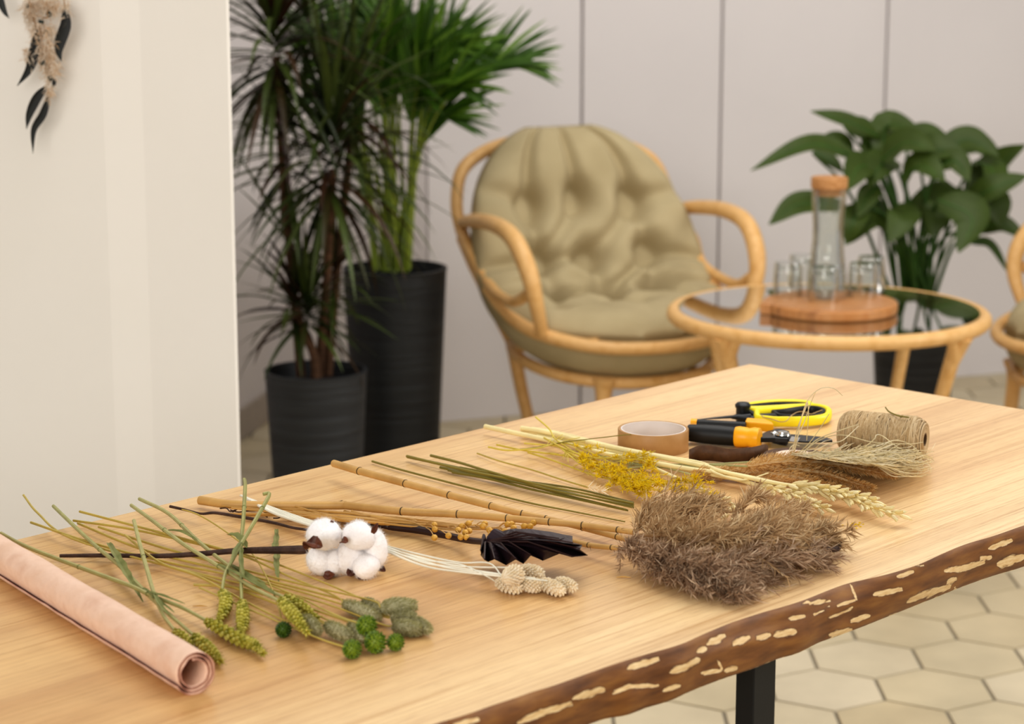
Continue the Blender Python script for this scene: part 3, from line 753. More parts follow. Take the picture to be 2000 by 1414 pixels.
# ---- reed canes with plumes
def plume(parent, axis, rad, nb, mt, seed, sag=.0, bias=V((0, 0, 0)), hl=.009, l0=.03, sp=24):
    rr = random.Random(seed); m = M(); pa = cr(axis, 8)
    m.tube(pa, [.002, .0012, .0006], 5)
    for i in range(nb):
        t = rr.random()**.9; p, d = along(pa, t); s, u = perp(d)
        a = rr.uniform(0, 2*PI); o = s*math.cos(a)+u*math.sin(a)
        o = (o+bias).normalized()
        env = rad*(.45+.75*math.sin(PI*(.15+.75*t)))*(1+.45*noise.noise(V((t*5, a*.9, seed*3.1))))
        L = env*rr.uniform(.6, 1.4)
        dirv = (d*rr.uniform(.35, 1.0)+o*rr.uniform(.45, 1.0)).normalized()
        p1 = p+dirv*L*.5; p2 = p+dirv*L+d*L*.15+V((0, 0, -L*.15))+V((rr.uniform(-1, 1), rr.uniform(-1, 1), rr.uniform(-1, 1)))*L*.12
        for q in (p1, p2): q.z = max(q.z, TZ+.002+rr.random()*.004)
        br = cr([p, p1, p2], 4)
        m.tube(br, .00028, 3, caps=False)
        for k in range(sp):
            f = .12+.88*(k+rr.random())/sp; q, dd = along(br, f)
            v = V((rr.uniform(-1, 1), rr.uniform(-1, 1), rr.uniform(-1, 1)))
            hd = (dd*1.0+v*.62).normalized()
            if q.z+hd.z*hl < TZ+.001: hd.z = abs(hd.z)*.3; hd.normalize()
            m.hair(q, hd, hl*rr.uniform(.6, 1.25), rr.uniform(.0004, .0007), v*.25)
    return part('plume', m, mt, parent)
CN = [
 ('tan reed cane starting at the table edge above the flax, with a brown feathery plume', [P(390, 977, .008), P(470, 986, .009), P(664, 987, .010)]+[z2(1120, 305, .010), z3(300, 525, .012), z3(690, 545, .014), z3(1050, 575, .017), z3(1330, 600, .019), z3(1560, 622, .020), z3(1900, 668, .022)],
  [.0048, .0041, .0030], [(664, 987)], 0),
 ('tan reed cane with its cut end raised at the far table edge, brown plume', [P(652, 905, .018), P(702, 920, .020), P(791, 944, .020), P(878, 967, .018), P(959, 988, .017), P(1019, 1003, .013), z3(1290, 575, .010), z3(1500, 625, .009), z3(1800, 705, .010), z3(1950, 745, .014)],
  [.0042, .0037, .0028], [], 0),
 ('tan reed cane emerging behind the dark palm leaf, with a dusky drooping plume', [z3(1030, 690, .006), z3(1300, 712, .008), z3(1480, 735, .010), z3(1600, 760, .012), z3(1800, 780, .016)],
  [.0026, .0029, .0026], [], 1)]
roots = []
for lab, sp, rr_, nd, kind in CN:
    t = thing('reed_cane', lab, 'reed', onT(sp[-1]), 'reed canes with plumes')
    o, pa = stem(t, sp, rr_, CANE, 12, 8, name='cane'); roots.append((t, pa))
    m = M(); L = sum((pa[i+1]-pa[i]).length for i in range(len(pa)-1))
    cols = {0: [667, 784, 894, 991, 1073, 1138, 1206], 1: [702, 791, 878, 959, 1019, 1066, 1138, 1206], 2: [1100, 1150, 1195]}[len(roots)-1]
    fr = [min(range(len(pa)*8), key=lambda q: abs(colpx(along(pa, q/(len(pa)*8-1))[0])-c))/(len(pa)*8-1) for c in cols]
    for f in fr:
        p, dd = along(pa, f); k = min(2, int(f*3)); r = rr_[0]+(rr_[-1]-rr_[0])*f
        part('cane_node', M().tube([p-dd*.0006, p+dd*.0006], [r*1.12, r*1.12], 12), NODEM, t)
        if f > .8 or kind:
            mm = M()
            for q in range(5): mm.hair(p, (dd+rdir()*.5).normalized(), .012, .0003, rdir()*.4)
            part('sheath_fibre', mm, TWIG, t)
axA = [roots[0][1][-1], P(1270, 1022, .028), P(1330, 1002, .030), P(1385, 1000, .026)]
plume(roots[0][0], axA, .030, 150, PLUME, 3, bias=V((-.25, .35, .6)), hl=.012, sp=26)
plume(roots[0][0], [P(1250, 1045, .026), P(1330, 1045, .034), P(1430, 1042, .034), P(1500, 1022, .030), P(1560, 1005, .022)], .027, 130, PLUME, 13, bias=V((.1, .3, .5)), hl=.012, sp=26)
plume(roots[0][0], [P(1430, 1010, .03), P(1460, 985, .042), P(1475, 968, .05)], .012, 22, PLUME, 23, bias=V((0, .1, .3)), hl=.011, sp=20)
axB = [roots[1][1][-1], P(1340, 1060, .032), P(1450, 1060, .036), P(1540, 1055, .030), P(1600, 1052, .016)]
plume(roots[1][0], axB, .031, 220, PLUME, 4, bias=V((.15, 0, .45)), hl=.0125, sp=26)
plume(roots[1][0], [P(1590, 1060, .016), P(1625, 1045, .020), P(1655, 1035, .024)], .010, 12, PLUME, 24, hl=.011, sp=16)
axC = [roots[2][1][-1], P(1290, 1088, .022), P(1380, 1108, .024), P(1490, 1100, .022), P(1600, 1092, .012)]
plume(roots[2][0], axC, .028, 200, PLUMD, 5, bias=V((0, -.35, .1)), hl=.0105, sp=26)
plume(roots[2][0], [P(1270, 1092, .016), P(1330, 1120, .016), P(1395, 1138, .014), P(1440, 1156, .010)], .022, 130, PLUMD, 6, bias=V((0, -.2, .2)), hl=.010, sp=26)
m = M()
t = thing('curled_fern_tip', 'dark brown curled frond tip poking out at the right end of the plumes', 'frond', onT(z4(1660, 745)))
pts = [(1500, 640), (1545, 650), (1590, 680), (1640, 715), (1700, 715), (1735, 745), (1710, 785), (1650, 785), (1620, 755)]
stem(t, [z4(x, y, .012+.003*math.sin(i)) for i, (x, y) in enumerate(pts)], [.0012, .0024, .0030, .0032, .0028, .0016], TWIG, 8)
pa = cr([z4(x, y, .012) for x, y in pts], 8); m = M()
for i in range(160):
    p, d = along(pa, R.random()); m.hair(p, (rdir()+V((0, 0, .2))).normalized(), U(.003, .006), .0006)
part('scale', m, TWIG, t)['kind'] = 'stuff'

# ---- olive stems
OL = [[(335, 145, .006), (500, 185, .008), (800, 255, .010), (1150, 320, .010), (1500, 390, .010), (1900, 480, .010)],
      [(500, 140, .006), (700, 190, .008), (900, 250, .011), (1200, 330, .013), (1600, 410, .013), (1900, 470, .012)],
      [(340, 150, .005), (620, 210, .006), (900, 270, .008), (1250, 350, .009), (1900, 500, .008)],
      [(565, 222, .004), (800, 270, .005), (1100, 330, .005), (1500, 430, .005), (1850, 515, .005)],
      [(620, 240, .004), (850, 285, .004), (1150, 320, .006), (1500, 370, .009), (1900, 465, .010)],
      [(650, 255, .003), (900, 300, .004), (1200, 375, .004), (1500, 440, .004), (1860, 520, .004)],
      [(700, 225, .008), (1000, 280, .010), (1300, 370, .009), (1900, 490, .009)]]
for i, pts in enumerate(OL):
    t = thing('olive_stem', 'thin olive green stem in the loose bundle running under the reed plumes', 'stem', onT(z3(*pts[-1][:2])), 'bundled olive stems')
    stem(t, lift(z3, pts), [.0017, .0015, .0012, .001], OLIVE, 7, name='shaft')
t = thing('olive_stem', 'single thin olive stem lying apart, between the bundle and the reed canes', 'stem', onT(z3(1840, 598)))
stem(t, lift(z3, [(95, 180, .003), (300, 240, .003), (700, 345, .003), (1150, 460, .002), (1500, 530, .002), (1840, 597, .002)]), [.0013, .0012, .001, .0007], OLIVE, 7, name='shaft')
t = thing('grass_stalk', 'single thin yellowish grass stalk with a frayed pale head above the olive bundle', 'grass stalk', onT(z3(1620, 370)))
stem(t, lift(z3, [(820, 125, .003), (980, 180, .004), (1200, 240, .004), (1400, 305, .003), (1590, 362, .003)]), .0009, YSTEM, 6)
m = M(); p0 = z3(1590, 362, .004)
for i in range(60): m.hair(p0+rdir()*.003+(z3(1680, 400, .004)-p0)*R.random(), (V((1, -.3, .1))+rdir()*.8).normalized(), U(.006, .014), .0006)
part('head', m, PHAL, t)

# ---- bleached oats
OT = [('bleached oat stalk with the longest stem, head at the far right tip', [(190, 212, .010), (400, 258, .010), (600, 300, .011), (900, 370, .012), (1300, 460, .012), (1800, 545, .012)], [(1000, 268), (1300, 330), (1560, 375), (1800, 435), (1960, 500), (2160, 555)]),
      ('bleached oat stalk in the middle of the cream bundle, head lying on the others', [(475, 225, .012), (700, 262, .013), (1000, 335, .014), (1400, 420, .014), (1900, 520, .014)], [(900, 245), (1200, 315), (1400, 345), (1600, 370), (1800, 410), (1980, 460)]),
      ('bleached oat stalk with the nearest head of the cream bundle', [(480, 245, .006), (800, 325, .007), (1100, 385, .008), (1500, 485, .008), (1900, 575, .008)], [(1000, 300), (1180, 350), (1330, 385), (1450, 430), (1530, 475), (1640, 510)]),
      ('bleached oat stalk along the back of the cream bundle with a kinked stem', [(560, 232, .008), (800, 275, .010), (1200, 375, .011), (1600, 450, .012), (1900, 505, .012)], [(870, 260), (1060, 310), (1240, 262)]),
      ('bleached oat stalk leaving the bundle toward the brown plumes', [(600, 290, .006), (900, 365, .006), (1250, 430, .007), (1400, 490, .007), (1650, 600, .007), (1900, 710, .008), (2020, 770, .01)], None)]
for i, (lab, a, b) in enumerate(OT):
    sp = lift(z6, a)
    if b:
        h0 = a[-1][2]
        sp2 = [z4(x, y, h0+.001) for x, y in b]
    else: sp2 = [z4(900, 480, .012)]; 
    t = thing('oat_stalk', lab, 'oat stalk', onT(sp2[-1]), 'bleached oats')
    full = sp+sp2
    stem(t, full, [.0031, .0029, .0026, .0022, .0014, .0008], CREAM, 9)
    if i == 3: continue
    if b: hp = cr(sp2[2:], 8) if i != 2 else cr(sp2[1:], 8)
    else: hp = cr([z4(900, 440, .010), z4(960, 490, .012), z4(990, 570, .010)], 8)
    m = M(); nb = 34 if b else 16
    for k in range(nb):
        f = (k+.5)/nb; p, dd = along(hp, f); s, u = perp(dd); an = k*2.4
        o = s*math.cos(an)+u*math.sin(an)*.6
        ax = (dd*1.0+o*.42+V((0, -.12, 0))).normalized(); L = U(.0078, .0105)*(1-.25*f)
        c = p+o*.0048+ax*L*.4; c.z = max(c.z, TZ+.0035)
        m.ell(c, ax*L, .0023, 7, 6, pw=1.3)
        m.ell(c+ax*L*.35+o*.0016, (ax+o*.28).normalized()*L*.75, .0016, 6, 5, pw=1.3)
        m.tube([p-dd*.004, c-ax*L*.8], .0004, 4)
    part('head', m, OATS, t)

# ---- yellow dyed broom
rng = random.Random(5)
YB = [([(585, 138, .03), (690, 230, .022), (740, 310, .016), (900, 420, .012), (1100, 520, .012), (1400, 620, .014), (1700, 700, .018)], .9),
      ([(215, 372, .010), (370, 398, .010), (600, 380, .012), (800, 340, .014), (1000, 410, .014), (1300, 560, .014), (1600, 680, .018), (1900, 730, .020)], 1),
      ([(280, 355, .008), (500, 400, .008), (800, 440, .008), (1000, 500, .010), (1300, 640, .010), (1450, 730, .012)], 1),
      ([(495, 343, .010), (640, 355, .010), (760, 370, .012), (850, 440, .012), (1000, 540, .010), (1250, 600, .012), (1500, 690, .016)], 1),
      ([(525, 415, .005), (700, 470, .006), (1000, 580, .006), (1200, 640, .008), (1400, 750, .008)], 1),
      ([(650, 300, .014), (800, 380, .014), (1000, 450, .014), (1250, 470, .014), (1400, 470, .015), (1530, 540, .014)], .8),
      ([(700, 330, .012), (850, 420, .012), (1050, 510, .012), (1300, 600, .013), (1600, 640, .018), (1850, 660, .020)], 1),
      ([(900, 390, .012), (1050, 470, .010), (1250, 620, .010), (1350, 700, .009)], 1)]
for i, (pts, den) in enumerate(YB):
    t = thing('dyed_broom_sprig', 'yellow dyed broom sprig in the bundle between the oats and the brown plumes', 'flower sprig', onT(z6(*pts[-1][:2])), 'yellow broom sprigs')
    o, pa = stem(t, lift(z6, pts), [.0011, .001, .0009, .0006], YBR, 6)
    mb = M(); mf = M()
    for k in range(int(34*den)):
        f = .30+.68*rng.random()**.75; p, dd = along(pa, f)
        bd = (dd*.9+V((rng.uniform(-1, 1), rng.uniform(-1, 1), rng.uniform(-.3, .7)))*.5).normalized(); L = rng.uniform(.012, .034)
        e = p+bd*L; e.z = max(e.z, TZ+.003); mb.tube([p, p.lerp(e, .5)+V((0, 0, .001)), e], .0004, 4, caps=False)
        if f > .5:
            for q in range(3):
                c = p.lerp(e, rng.uniform(.35, 1.05))
                for w in range(7):
                    v = V((rng.uniform(-1, 1), rng.uniform(-1, 1), rng.uniform(-.4, 1))).normalized()
                    mf.hair(c, (v+bd*.5).normalized(), rng.uniform(.0035, .0085), .00055)
    part('twig', mb, YBR, t); part('blossom', mf, YFL, t)['kind'] = 'stuff'
t = thing('dark_grass_wisp', 'thin dark grass wisp resting against the kraft tape roll', 'grass', onT(z6(800, 345)))
stem(t, lift(z6, [(380, 398, .006), (600, 372, .010), (800, 335, .016), (1000, 310, .022), (1230, 283, .026), (1330, 272, .026)]), .0006, OLIVE, 5, name='shaft')

# ---- ginger brown fuzzy grass heads
SE = [('ginger brown fuzzy grass head on top, nearest the dark tape', [(800, 545), (1000, 520), (1250, 530), (1480, 570), (1625, 598)], .021, (520, 535)),
      ('ginger brown fuzzy grass head, second from the back', [(700, 570), (950, 560), (1200, 580), (1400, 640), (1500, 668)], .012, (480, 538)),
      ('ginger brown fuzzy grass head, third from the back beside the oats', [(640, 570), (900, 585), (1100, 615), (1250, 660), (1360, 682)], .010, (440, 545)),
      ('ginger brown fuzzy grass head showing its start behind the oat stems', [(485, 590), (620, 590), (800, 605), (1000, 625), (1080, 640)], .008, (300, 545)),
      ('ginger brown fuzzy grass head leaning toward the feather grass', [(830, 520), (1050, 505), (1200, 525), (1400, 555), (1540, 580)], .014, (500, 540))]
for i, (lab, pts, h, s0) in enumerate(SE):
    pa = cr([z5(x, y, h*(1-.45*k/4)) for k, (x, y) in enumerate(pts)], 10)
    t = thing('fuzzy_grass_stalk', lab, 'grass stalk', onT(pa[20]), 'ginger fuzzy grasses')
    stem(t, [z5(-40, 445+i*9, .005), z5(150, 500+i*8, .006), z5(s0[0]-160, s0[1]-2+i*3, .006), z5(s0[0], s0[1], .007), pa[0]], [.0014, .0014, .0011], PALEST, 6)
    m = M(); m.tube(pa, [.0015, .003, .003, .0015, .0005], 6)
    for k in range(2600):
        f = R.random(); p, dd = along(pa, f); s, u = perp(dd); an = U(0, 2*PI); o = s*math.cos(an)+u*math.sin(an)
        rad = .0098*(min(1, (f+.06)/.22)**.7)*((1-f)**.62)*(1+.25*math.sin(f*40+i))+.0008
        q = p+o*rad*U(.35, .8); hd = (dd*1.0+o*.7+rdir()*.45).normalized()
        q.z = max(q.z, TZ+.001); hd.z = hd.z if q.z > TZ+.005 else abs(hd.z)
        m.hair(q, hd.normalized(), U(.0035, .0075), .0003)
    part('head', m, SETA, t)

# ---- feather grass (threads nobody could count)
t = thing('feather_grass_bunch', 'bunch of pale silky feather grass threads in front of the twine spool', 'feather grass', onT(z5(1300, 520)))
for q in range(5):
    stem(t, [z5(980+q*25, 555+q*6, .006), z5(1100+q*20, 535+q*5, .010), z5(1240+q*25, 510+q*4, .014)], .0009, PALEST, 6)
m = M(); rg = random.Random(9)
for i in range(430):
    a = V((rg.uniform(1040, 1330), rg.uniform(470, 520), 0)); h0 = rg.uniform(.006, .022)
    L = rg.uniform(220, 700); dy = rg.gauss(12, 52)
    pts = []
    for k in range(7):
        f = k/6
        x = a.x+L*f*(1+.0*rg.random()); x = min(x, 1800+rg.uniform(-70, 50)); y = a.y+dy*f+rg.gauss(0, 16)*f+14*math.sin(f*rg.uniform(2, 6))
        h = h0+.018*math.sin(PI*f)*rg.uniform(.2, 1.5)-.004*f
        ym = 478+max(0, x-1040)*.135 if x < 1600 else 600
        pts.append(z5(x, min(y, ym+rg.uniform(-12, 6)), max(.0015, h)))
    m.tube(cr(pts, 4), [.0005, .0005, .00035], 3, caps=False)
for pts in ([(1060, 470, .012), (1075, 400, .05), (1100, 280, .085), (1140, 170, .115), (1210, 110, .13), (1280, 110, .125), (1330, 150, .11)], [(1060, 480, .012), (1060, 430, .02), (1080, 330, .06), (1125, 220, .09), (1135, 190, .10), (1140, 260, .08), (1130, 400, .03)], [(1080, 475, .012), (1140, 420, .03), (1200, 340, .05), (1250, 260, .07), (1255, 250, .07)], [(1050, 480, .012), (1035, 450, .02), (1060, 425, .025), (1090, 430, .02)], [(1110, 480, .012), (1180, 400, .03), (1300, 350, .045), (1420, 310, .05)], [(1120, 490, .012), (1250, 420, .03), (1330, 400, .04), (1420, 320, .05)], [(1040, 480, .012), (1060, 420, .026), (1080, 380, .04), (1120, 290, .06), (1150, 200, .085), (1180, 130, .11)],
            [(1400, 480, .02), (1500, 400, .04), (1520, 370, .045), (1560, 380, .04), (1640, 440, .03), (1730, 470, .02)], [(1450, 500, .02), (1540, 440, .035), (1620, 400, .04), (1720, 430, .03), (1800, 520, .012)], [(1100, 470, .016), (1210, 395, .03), (1330, 370, .04), (1500, 410, .04), (1700, 420, .035), (1780, 410, .03)]):
    m.tube(cr(lift(z5, pts), 6), [.0007, .0006, .0004], 4, caps=False)
part('thread', m, STIPA, t)['kind'] = 'stuff'

# ---- kraft tape roll
c = P(1276, 836, .0252); r = 66.5/1590
c = V((c.x, c.y, TZ)); k = M()
k.lathe([(r-.0035, .0005), (r-.0004, 0), (r, .0006), (r, .0244), (r-.0004, .025), (r-.0034, .0248)], 72, c, close=False)
t = thing('tape_roll', 'roll of tan kraft paper tape standing flat, left of the secateurs', 'tape', c)
part('tape', k, KRAFT, t)
k = M(); k.lathe([(r-.0034, .0005), (r-.0034, .0248), (r-.005, .0248), (r-.005, .0005), (r-.0034, .0005)], 72, c, close=False)
part('core', k, KRAFTI, t)

# ---- dark floral tape: roll with a loose strip
c = z5(1062, 483, .011); c = V((c.x, c.y, TZ)); r = .0365
t = thing('floral_tape_roll', 'roll of dark brown floral tape with a loose strip standing on edge toward the left', 'tape', c)
k = M(); k.lathe([(.0215, .0), (r-.001, .0), (r, .001), (r, .0105), (r-.001, .0115), (.0215, .0115), (.0215, 0)], 64, c, close=False); part('tape', k, FTAPE, t)
k = M(); k.lathe([(.0001, .0015), (.0212, .0015), (.0212, .0122), (.0195, .0125), (.0001, .0125)], 48, c, close=False); part('core', k, CORE, t)
pa = cr([z8(152, 845), z8(260, 828), z8(400, 830), z8(600, 850), z8(800, 835), z8(930, 815), z8(1020, 790), z8(1060, 770)], 8)
hs = [.0155, .0185, .019, .017, .0165, .0165, .0165, .0125]
k = M(); nn = len(pa)
for i, p in enumerate(pa):
    f = i/(nn-1)*7; a = int(min(6, f)); h = hs[a]+(hs[a+1]-hs[a])*(f-a); k.v += [V((p.x, p.y, TZ+.0004)), V((p.x, p.y, TZ+h))]
for i in range(nn-1): k.f.append((2*i, 2*i+2, 2*i+3, 2*i+1)); k.m.append(0)
o = part('loose_strip', k, FTAPE, t); so = o.modifiers.new('thick', 'SOLIDIFY'); so.thickness = .0006

# ---- secateurs
t = thing('secateurs', 'pruning secateurs with black handles and orange-yellow collars', 'secateurs', onT(z8(700, 560)))
a, b = z8(142, 500, .0125), z8(690, 545, .0125)
part('handle', M().tube(cr([a, a.lerp(b, .5), b], 6), [.0102, .0114, .0116, .0112], 16, flat=1), RUBBER, t, bev=.001)
c1 = z8(690, 545, .0125); c2 = z8(965, 565, .013)
part('collar', M().tube([c1-V((.001, 0, 0)), c1.lerp(c2, .12), c1.lerp(c2, .4), c1.lerp(c2, .55), c1.lerp(c2, .75), c2], [.0118, .0128, .0122, .0112, .0128, .0122], 16), ORANGE, t, bev=.0008)
a, b = z8(240, 402, .014), z8(800, 436, .014)
part('handle', M().tube(cr([a, a.lerp(b, .5), b], 6), .0062, 14), RUBBER, t)
part('end_clip', M().tube([z8(176, 398, .014), z8(246, 402, .014)], .0066, 12), ORANGE, t)
k = M(); h = V((0, 0, .011)); k.poly([z8(790, 470, .008), z8(1125, 500, .008), z8(1100, 470, .008), z8(1020, 440, .008), z8(810, 425, .008)], h)
part('collar', k, ORANGE, t, smooth=False, bev=.002)
k = M(); k.poly([z8(955, 615, .007), z8(1140, 612, .007), z8(1290, 620, .007), z8(1310, 580, .007), z8(1300, 535, .007), z8(1180, 505, .007), z8(1050, 535, .007), z8(965, 575, .007)], V((0, 0, .006)))
part('jaw', k, STEEL, t, smooth=False, bev=.001)
k = M(); k.poly([z8(1100, 620, .004), z8(1190, 640, .002), z8(1270, 655, .002), z8(1290, 625, .004), z8(1200, 600, .005)], V((0, 0, .004)))
part('hook', k, STEEL, t, smooth=False, bev=.0006)
k = M(); k.poly([z8(1280, 605, .0075), z8(1500, 620, .0065), z8(1800, 612, .005), z8(1790, 592, .005), z8(1700, 568, .006), z8(1450, 545, .0075), z8(1300, 535, .008)], V((0, 0, .0022)))
part('blade', k, STEEL, t, smooth=False, bev=.0005)
k = M(); k.poly([z8(1300, 600, .0102), z8(1400, 612, .0095), z8(1430, 560, .0095), z8(1330, 545, .0102)], V((0, 0, .0004)))
part('blade_face', k, BRIGHT, t, smooth=False)
c = z8(1228, 530, .0135); k = M(); k.lathe([(.0088, 0), (.0092, .001), (.0086, .0026), (.006, .003), (.0056, .0045), (.0, .005)], 24, c); part('bolt', k, BRIGHT, t)
c = z8(1135, 508, .013); k = M(); k.lathe([(.0048, 0), (.0048, .0012), (.0, .003)], 16, c); part('rivet', k, BRIGHT, t)

# ---- yellow scissors
t = thing('scissors', 'floral scissors with bright yellow loop handles and slim black blades', 'scissors', onT(z8(1000, 380)))
k = M(); k.tube(cr([z8(238, 350, .010), z8(450, 332, .010), z8(690, 315, .011), z8(860, 305, .012)], 6), [.0006, .0022, .0036, .005], 10, flat=.55); part('blade', k, STEEL, t)
k = M(); k.tube(cr([z8(640, 325, .010), z8(720, 320, .010), z8(860, 335, .009), z8(930, 345, .008)], 5), [.003, .0065, .006, .0045], 10, flat=.6); part('pivot_plate', k, STEEL, t)
c = z8(768, 300, .008); k = M(); k.lathe([(.0085, 0), (.0085, .010), (.0098, .0105), (.0098, .0135), (.0075, .016), (.0, .017)], 24, c); part('pivot_knob', k, STEEL, t)
c = z8(765, 370, .0); k = M(); k.lathe([(.0075, 0), (.0082, .001), (.0082, .011)], 20, c); part('pivot_nut', k, STEEL, t)
def loop(z, pts, rv, rh, mt, name):
    pa = cr(pts+[pts[0]], 8)[:-1]; n = len(pa); k = M(); mm = 10
    cen = sum(pa, V((0, 0, 0)))/n
    for i, p in enumerate(pa):
        d = (pa[(i+1) % n]-pa[i-1]).normalized(); o = d.cross(V((0, 0, 1))).normalized()
        for j in range(mm):
            a = 2*PI*j/mm; ca_, sa_ = math.cos(a), math.sin(a)
            ca_ = math.copysign(abs(ca_)**.6, ca_); sa_ = math.copysign(abs(sa_)**.6, sa_)
            k.v.append(p+o*(ca_*rh)+V((0, 0, sa_*rv)))
    for i in range(n):
        for j in range(mm):
            k.f.append((i*mm+j, i*mm+(j+1) % mm, ((i+1) % n)*mm+(j+1) % mm, ((i+1) % n)*mm+j)); k.m.append(0)
    return part(name, k, mt, t)
loop(z8, lift(z8, [(930, 285, .009), (1060, 270, .010), (1200, 262, .010), (1400, 232, .010), (1560, 218, .010), (1700, 240, .010), (1755, 280, .010), (1720, 335, .009), (1580, 362, .009), (1400, 372, .009), (1250, 372, .009), (1150, 372, .009), (1040, 362, .009), (940, 345, .009)]), .0062, .0042, YELLOW, 'handle_loop')
loop(z8, lift(z8, [(1120, 282, .010), (1250, 270, .010), (1400, 246, .010), (1550, 234, .010), (1660, 250, .010), (1700, 278, .010), (1660, 315, .009), (1500, 335, .009), (1300, 335, .009), (1180, 322, .009)]), .0050, .0032, RUBBER, 'grip_liner')
k = M(); k.box(z8(1050, 345, .007), V((.012, .002, 0)), V((0, .006, 0)), V((0, 0, .0066))); part('grip_pad', k, RUBBER, t, bev=.002)
loop(z8, lift(z8, [(800, 205, .012), (950, 178, .012), (1150, 160, .012), (1350, 158, .012), (1500, 170, .012), (1545, 190, .012), (1500, 205, .012), (1300, 215, .012), (1100, 228, .012), (900, 236, .012), (800, 228, .012)]), .0046, .0042, YELLOW, 'handle_loop')
loop(z8, lift(z8, [(840, 204, .013), (1000, 190, .013), (1150, 178, .013), (1350, 178, .013), (1480, 186, .013), (1350, 196, .013), (1100, 208, .013), (900, 216, .013)]), .0034, .0022, RUBBER, 'grip_liner')
k = M(); k.tube(cr([z8(790, 235, .012), z8(900, 250, .011), z8(1000, 265, .010)], 5), [.004, .006, .006], 10); part('handle_arm', k, YELLOW, t)
k = M(); k.tube(cr([z8(800, 240, .010), z8(870, 280, .010), z8(925, 330, .009)], 5), [.003, .004, .004], 8); part('shank', k, STEEL, t)

# ---- jute spool
ea, eb = z5(1330, 345, .027), z5(1785, 398, .0255); ax = (eb-ea); L = ax.length; d = ax.normalized(); d.z = 0; d.normalize()
ea.z = eb.z = TZ+.0262; R0 = .0252
t = thing('twine_spool', 'spool of natural jute twine lying on its side', 'twine', onT((ea+eb)/2))
sd = d.cross(V((0, 0, 1))).normalized(); up = V((0, 0, 1))
def pr(f):     # radius along spool
    return R0*(.74+.26*min(1, (min(f, 1-f)/.12))**.5) if 0 < f < 1 else R0*.72
k = M(); rg = random.Random(3)
k.lathe([(.006, 0), (R0*.70, .0), (R0*.93, L*.06), (R0*.97, L*.5), (R0*.93, L*.94), (R0*.70, L), (.008, L*.997)], 40, ea, d, close=False)
for i in range(150):
    c = .05+.90*i/149; tilt = rg.uniform(-.06, .06)+(.10 if i % 3 == 0 else -.04); pts = []; ph = rg.uniform(0, 6)
    for j in range(41):
        a = 2*PI*j/40; f = c+tilt*math.sin(a+ph); f = max(.015, min(.985, f)); r = pr(f)+rg.uniform(-.0001, .0002)
        pts.append(ea+d*(f*L)+sd*(math.cos(a)*r)+up*(math.sin(a)*r))
    k.tube(pts, .00085, 5, caps=False)
for e, s in ((eb, 1), (ea, -1)):                # wound rings on the end faces
    for q in range(9):
        r = .0085+q*.0013; pts = []
        for j in range(33):
            a = 2*PI*j/32; pts.append(e+d*(s*(.0008-.00015*q*.3))+sd*(math.cos(a)*r)+up*(math.sin(a)*r*(1+.02*math.sin(3*a))))
        k.tube(pts, .00085, 5, caps=False)
part('winding', k, JUTE, t)
k = M(); k.lathe([(.0072, -.001), (.0072, L+.0012), (.0062, L+.0012), (.0062, L*.6), (.0, L*.6)], 24, ea, d, close=False); part('core_hole', k, JUTED, t)
k = M(); k.tube(cr(lift(z5, [(1570, 216, .056), (1590, 240, .054), (1640, 262, .0535), (1700, 272, .053)]), 6), .0009, 6); part('loose_end', k, OLIVE, t)
k = M(); k.tube(cr(lift(z8, [(985, 300, .016), (1010, 325, .016), (1060, 335, .016), (1120, 350, .017), (1200, 375, .016), (1270, 365, .017), (1320, 310, .018), (1400, 262, .018), (1480, 262, .018), (1550, 285, .016), (1620, 262, .016), (1680, 240, .017)]), 5), .0006, 5); 
o = part('twine_scrap', k, JUTE); tag(o, 'loose curly scrap of twine lying across the yellow scissors', 'twine')
# crumbs
for (x, y, z_) in ((140, 1003, z2), (1830, 980, z3), (235, 980, z4)):
    k = M(); p = z_(x, y, .0012); k.tube([p-V((.006, 0, 0)), p+V((.001, .0005, .0004)), p+V((.007, -.001, 0))], [.0004, .0008, .0003], 5)
    o = part('plant_crumb', k, FLAX); tag(o, {140: 'tiny brown stem fragment lying left of the wheat ears', 1830: 'tiny brown fragment lying right of the cream grass heads', 235: 'tiny brown fragment lying just left of the dusky plume'}[x], 'plant fragment')
k = M(); rg = random.Random(2)
for i in range(26):
    p = z4(1840+rg.gauss(0, 26), 622+rg.gauss(0, 13), .001)
    k.hair(p, V((rg.uniform(-1, 1), rg.uniform(-1, 1), .15)).normalized(), .004, .0007)
o = part('fallen_petal', k, YFL); tag(o, 'scatter of tiny yellow petals right of the plumes', 'petals', kind='stuff')
# ================================================================== background furniture and plants
RATTAN = mat('honey_rattan', 'cf9f60', 'dfb47a', rough=.4, scale=35, bump=.15, bscale=120, c3='d7a96c')
CUSH = mat('khaki_canvas_cushion', 'a99a78', 'b4a583', rough=.9, scale=8, bump=.25, bscale=700)
GLASST = glass_mat('table_glass', 'dbe2df', .14, .8)
GLASSC = glass_mat('clear_drinking_glass', 'fcfdfc', .02, .5)
WATER = glass_mat('still_water', 'fbfcfb', .01, .3)
CORK = mat('cork_lid', 'a87646', 'bf8f60', rough=.8, scale=120)
BOARD = mat('acacia_board', '8f5c33', 'b98350', rough=.4, scale=14, stretch=(1, 7, 1), c3='a5672f')
POTM = rib_mat('ribbed_anthracite_plastic', '24262a', '33363a')
POTD = rib_mat('ribbed_black_plastic', '15171a', '212427')
SOIL = mat('dark_potting_soil', '2a1c12', '46301f', rough=1, scale=80, bump=.8)
DRAC = mat('dark_green_dracaena_leaf', '222c0e', '384618', c3='586630', vary='island', rough=.4, transl=.12)
DRACR = mat('reddish_dracaena_leaf', '3a2216', '44301a', c3='3c4620', vary='island', rough=.4, transl=.1)
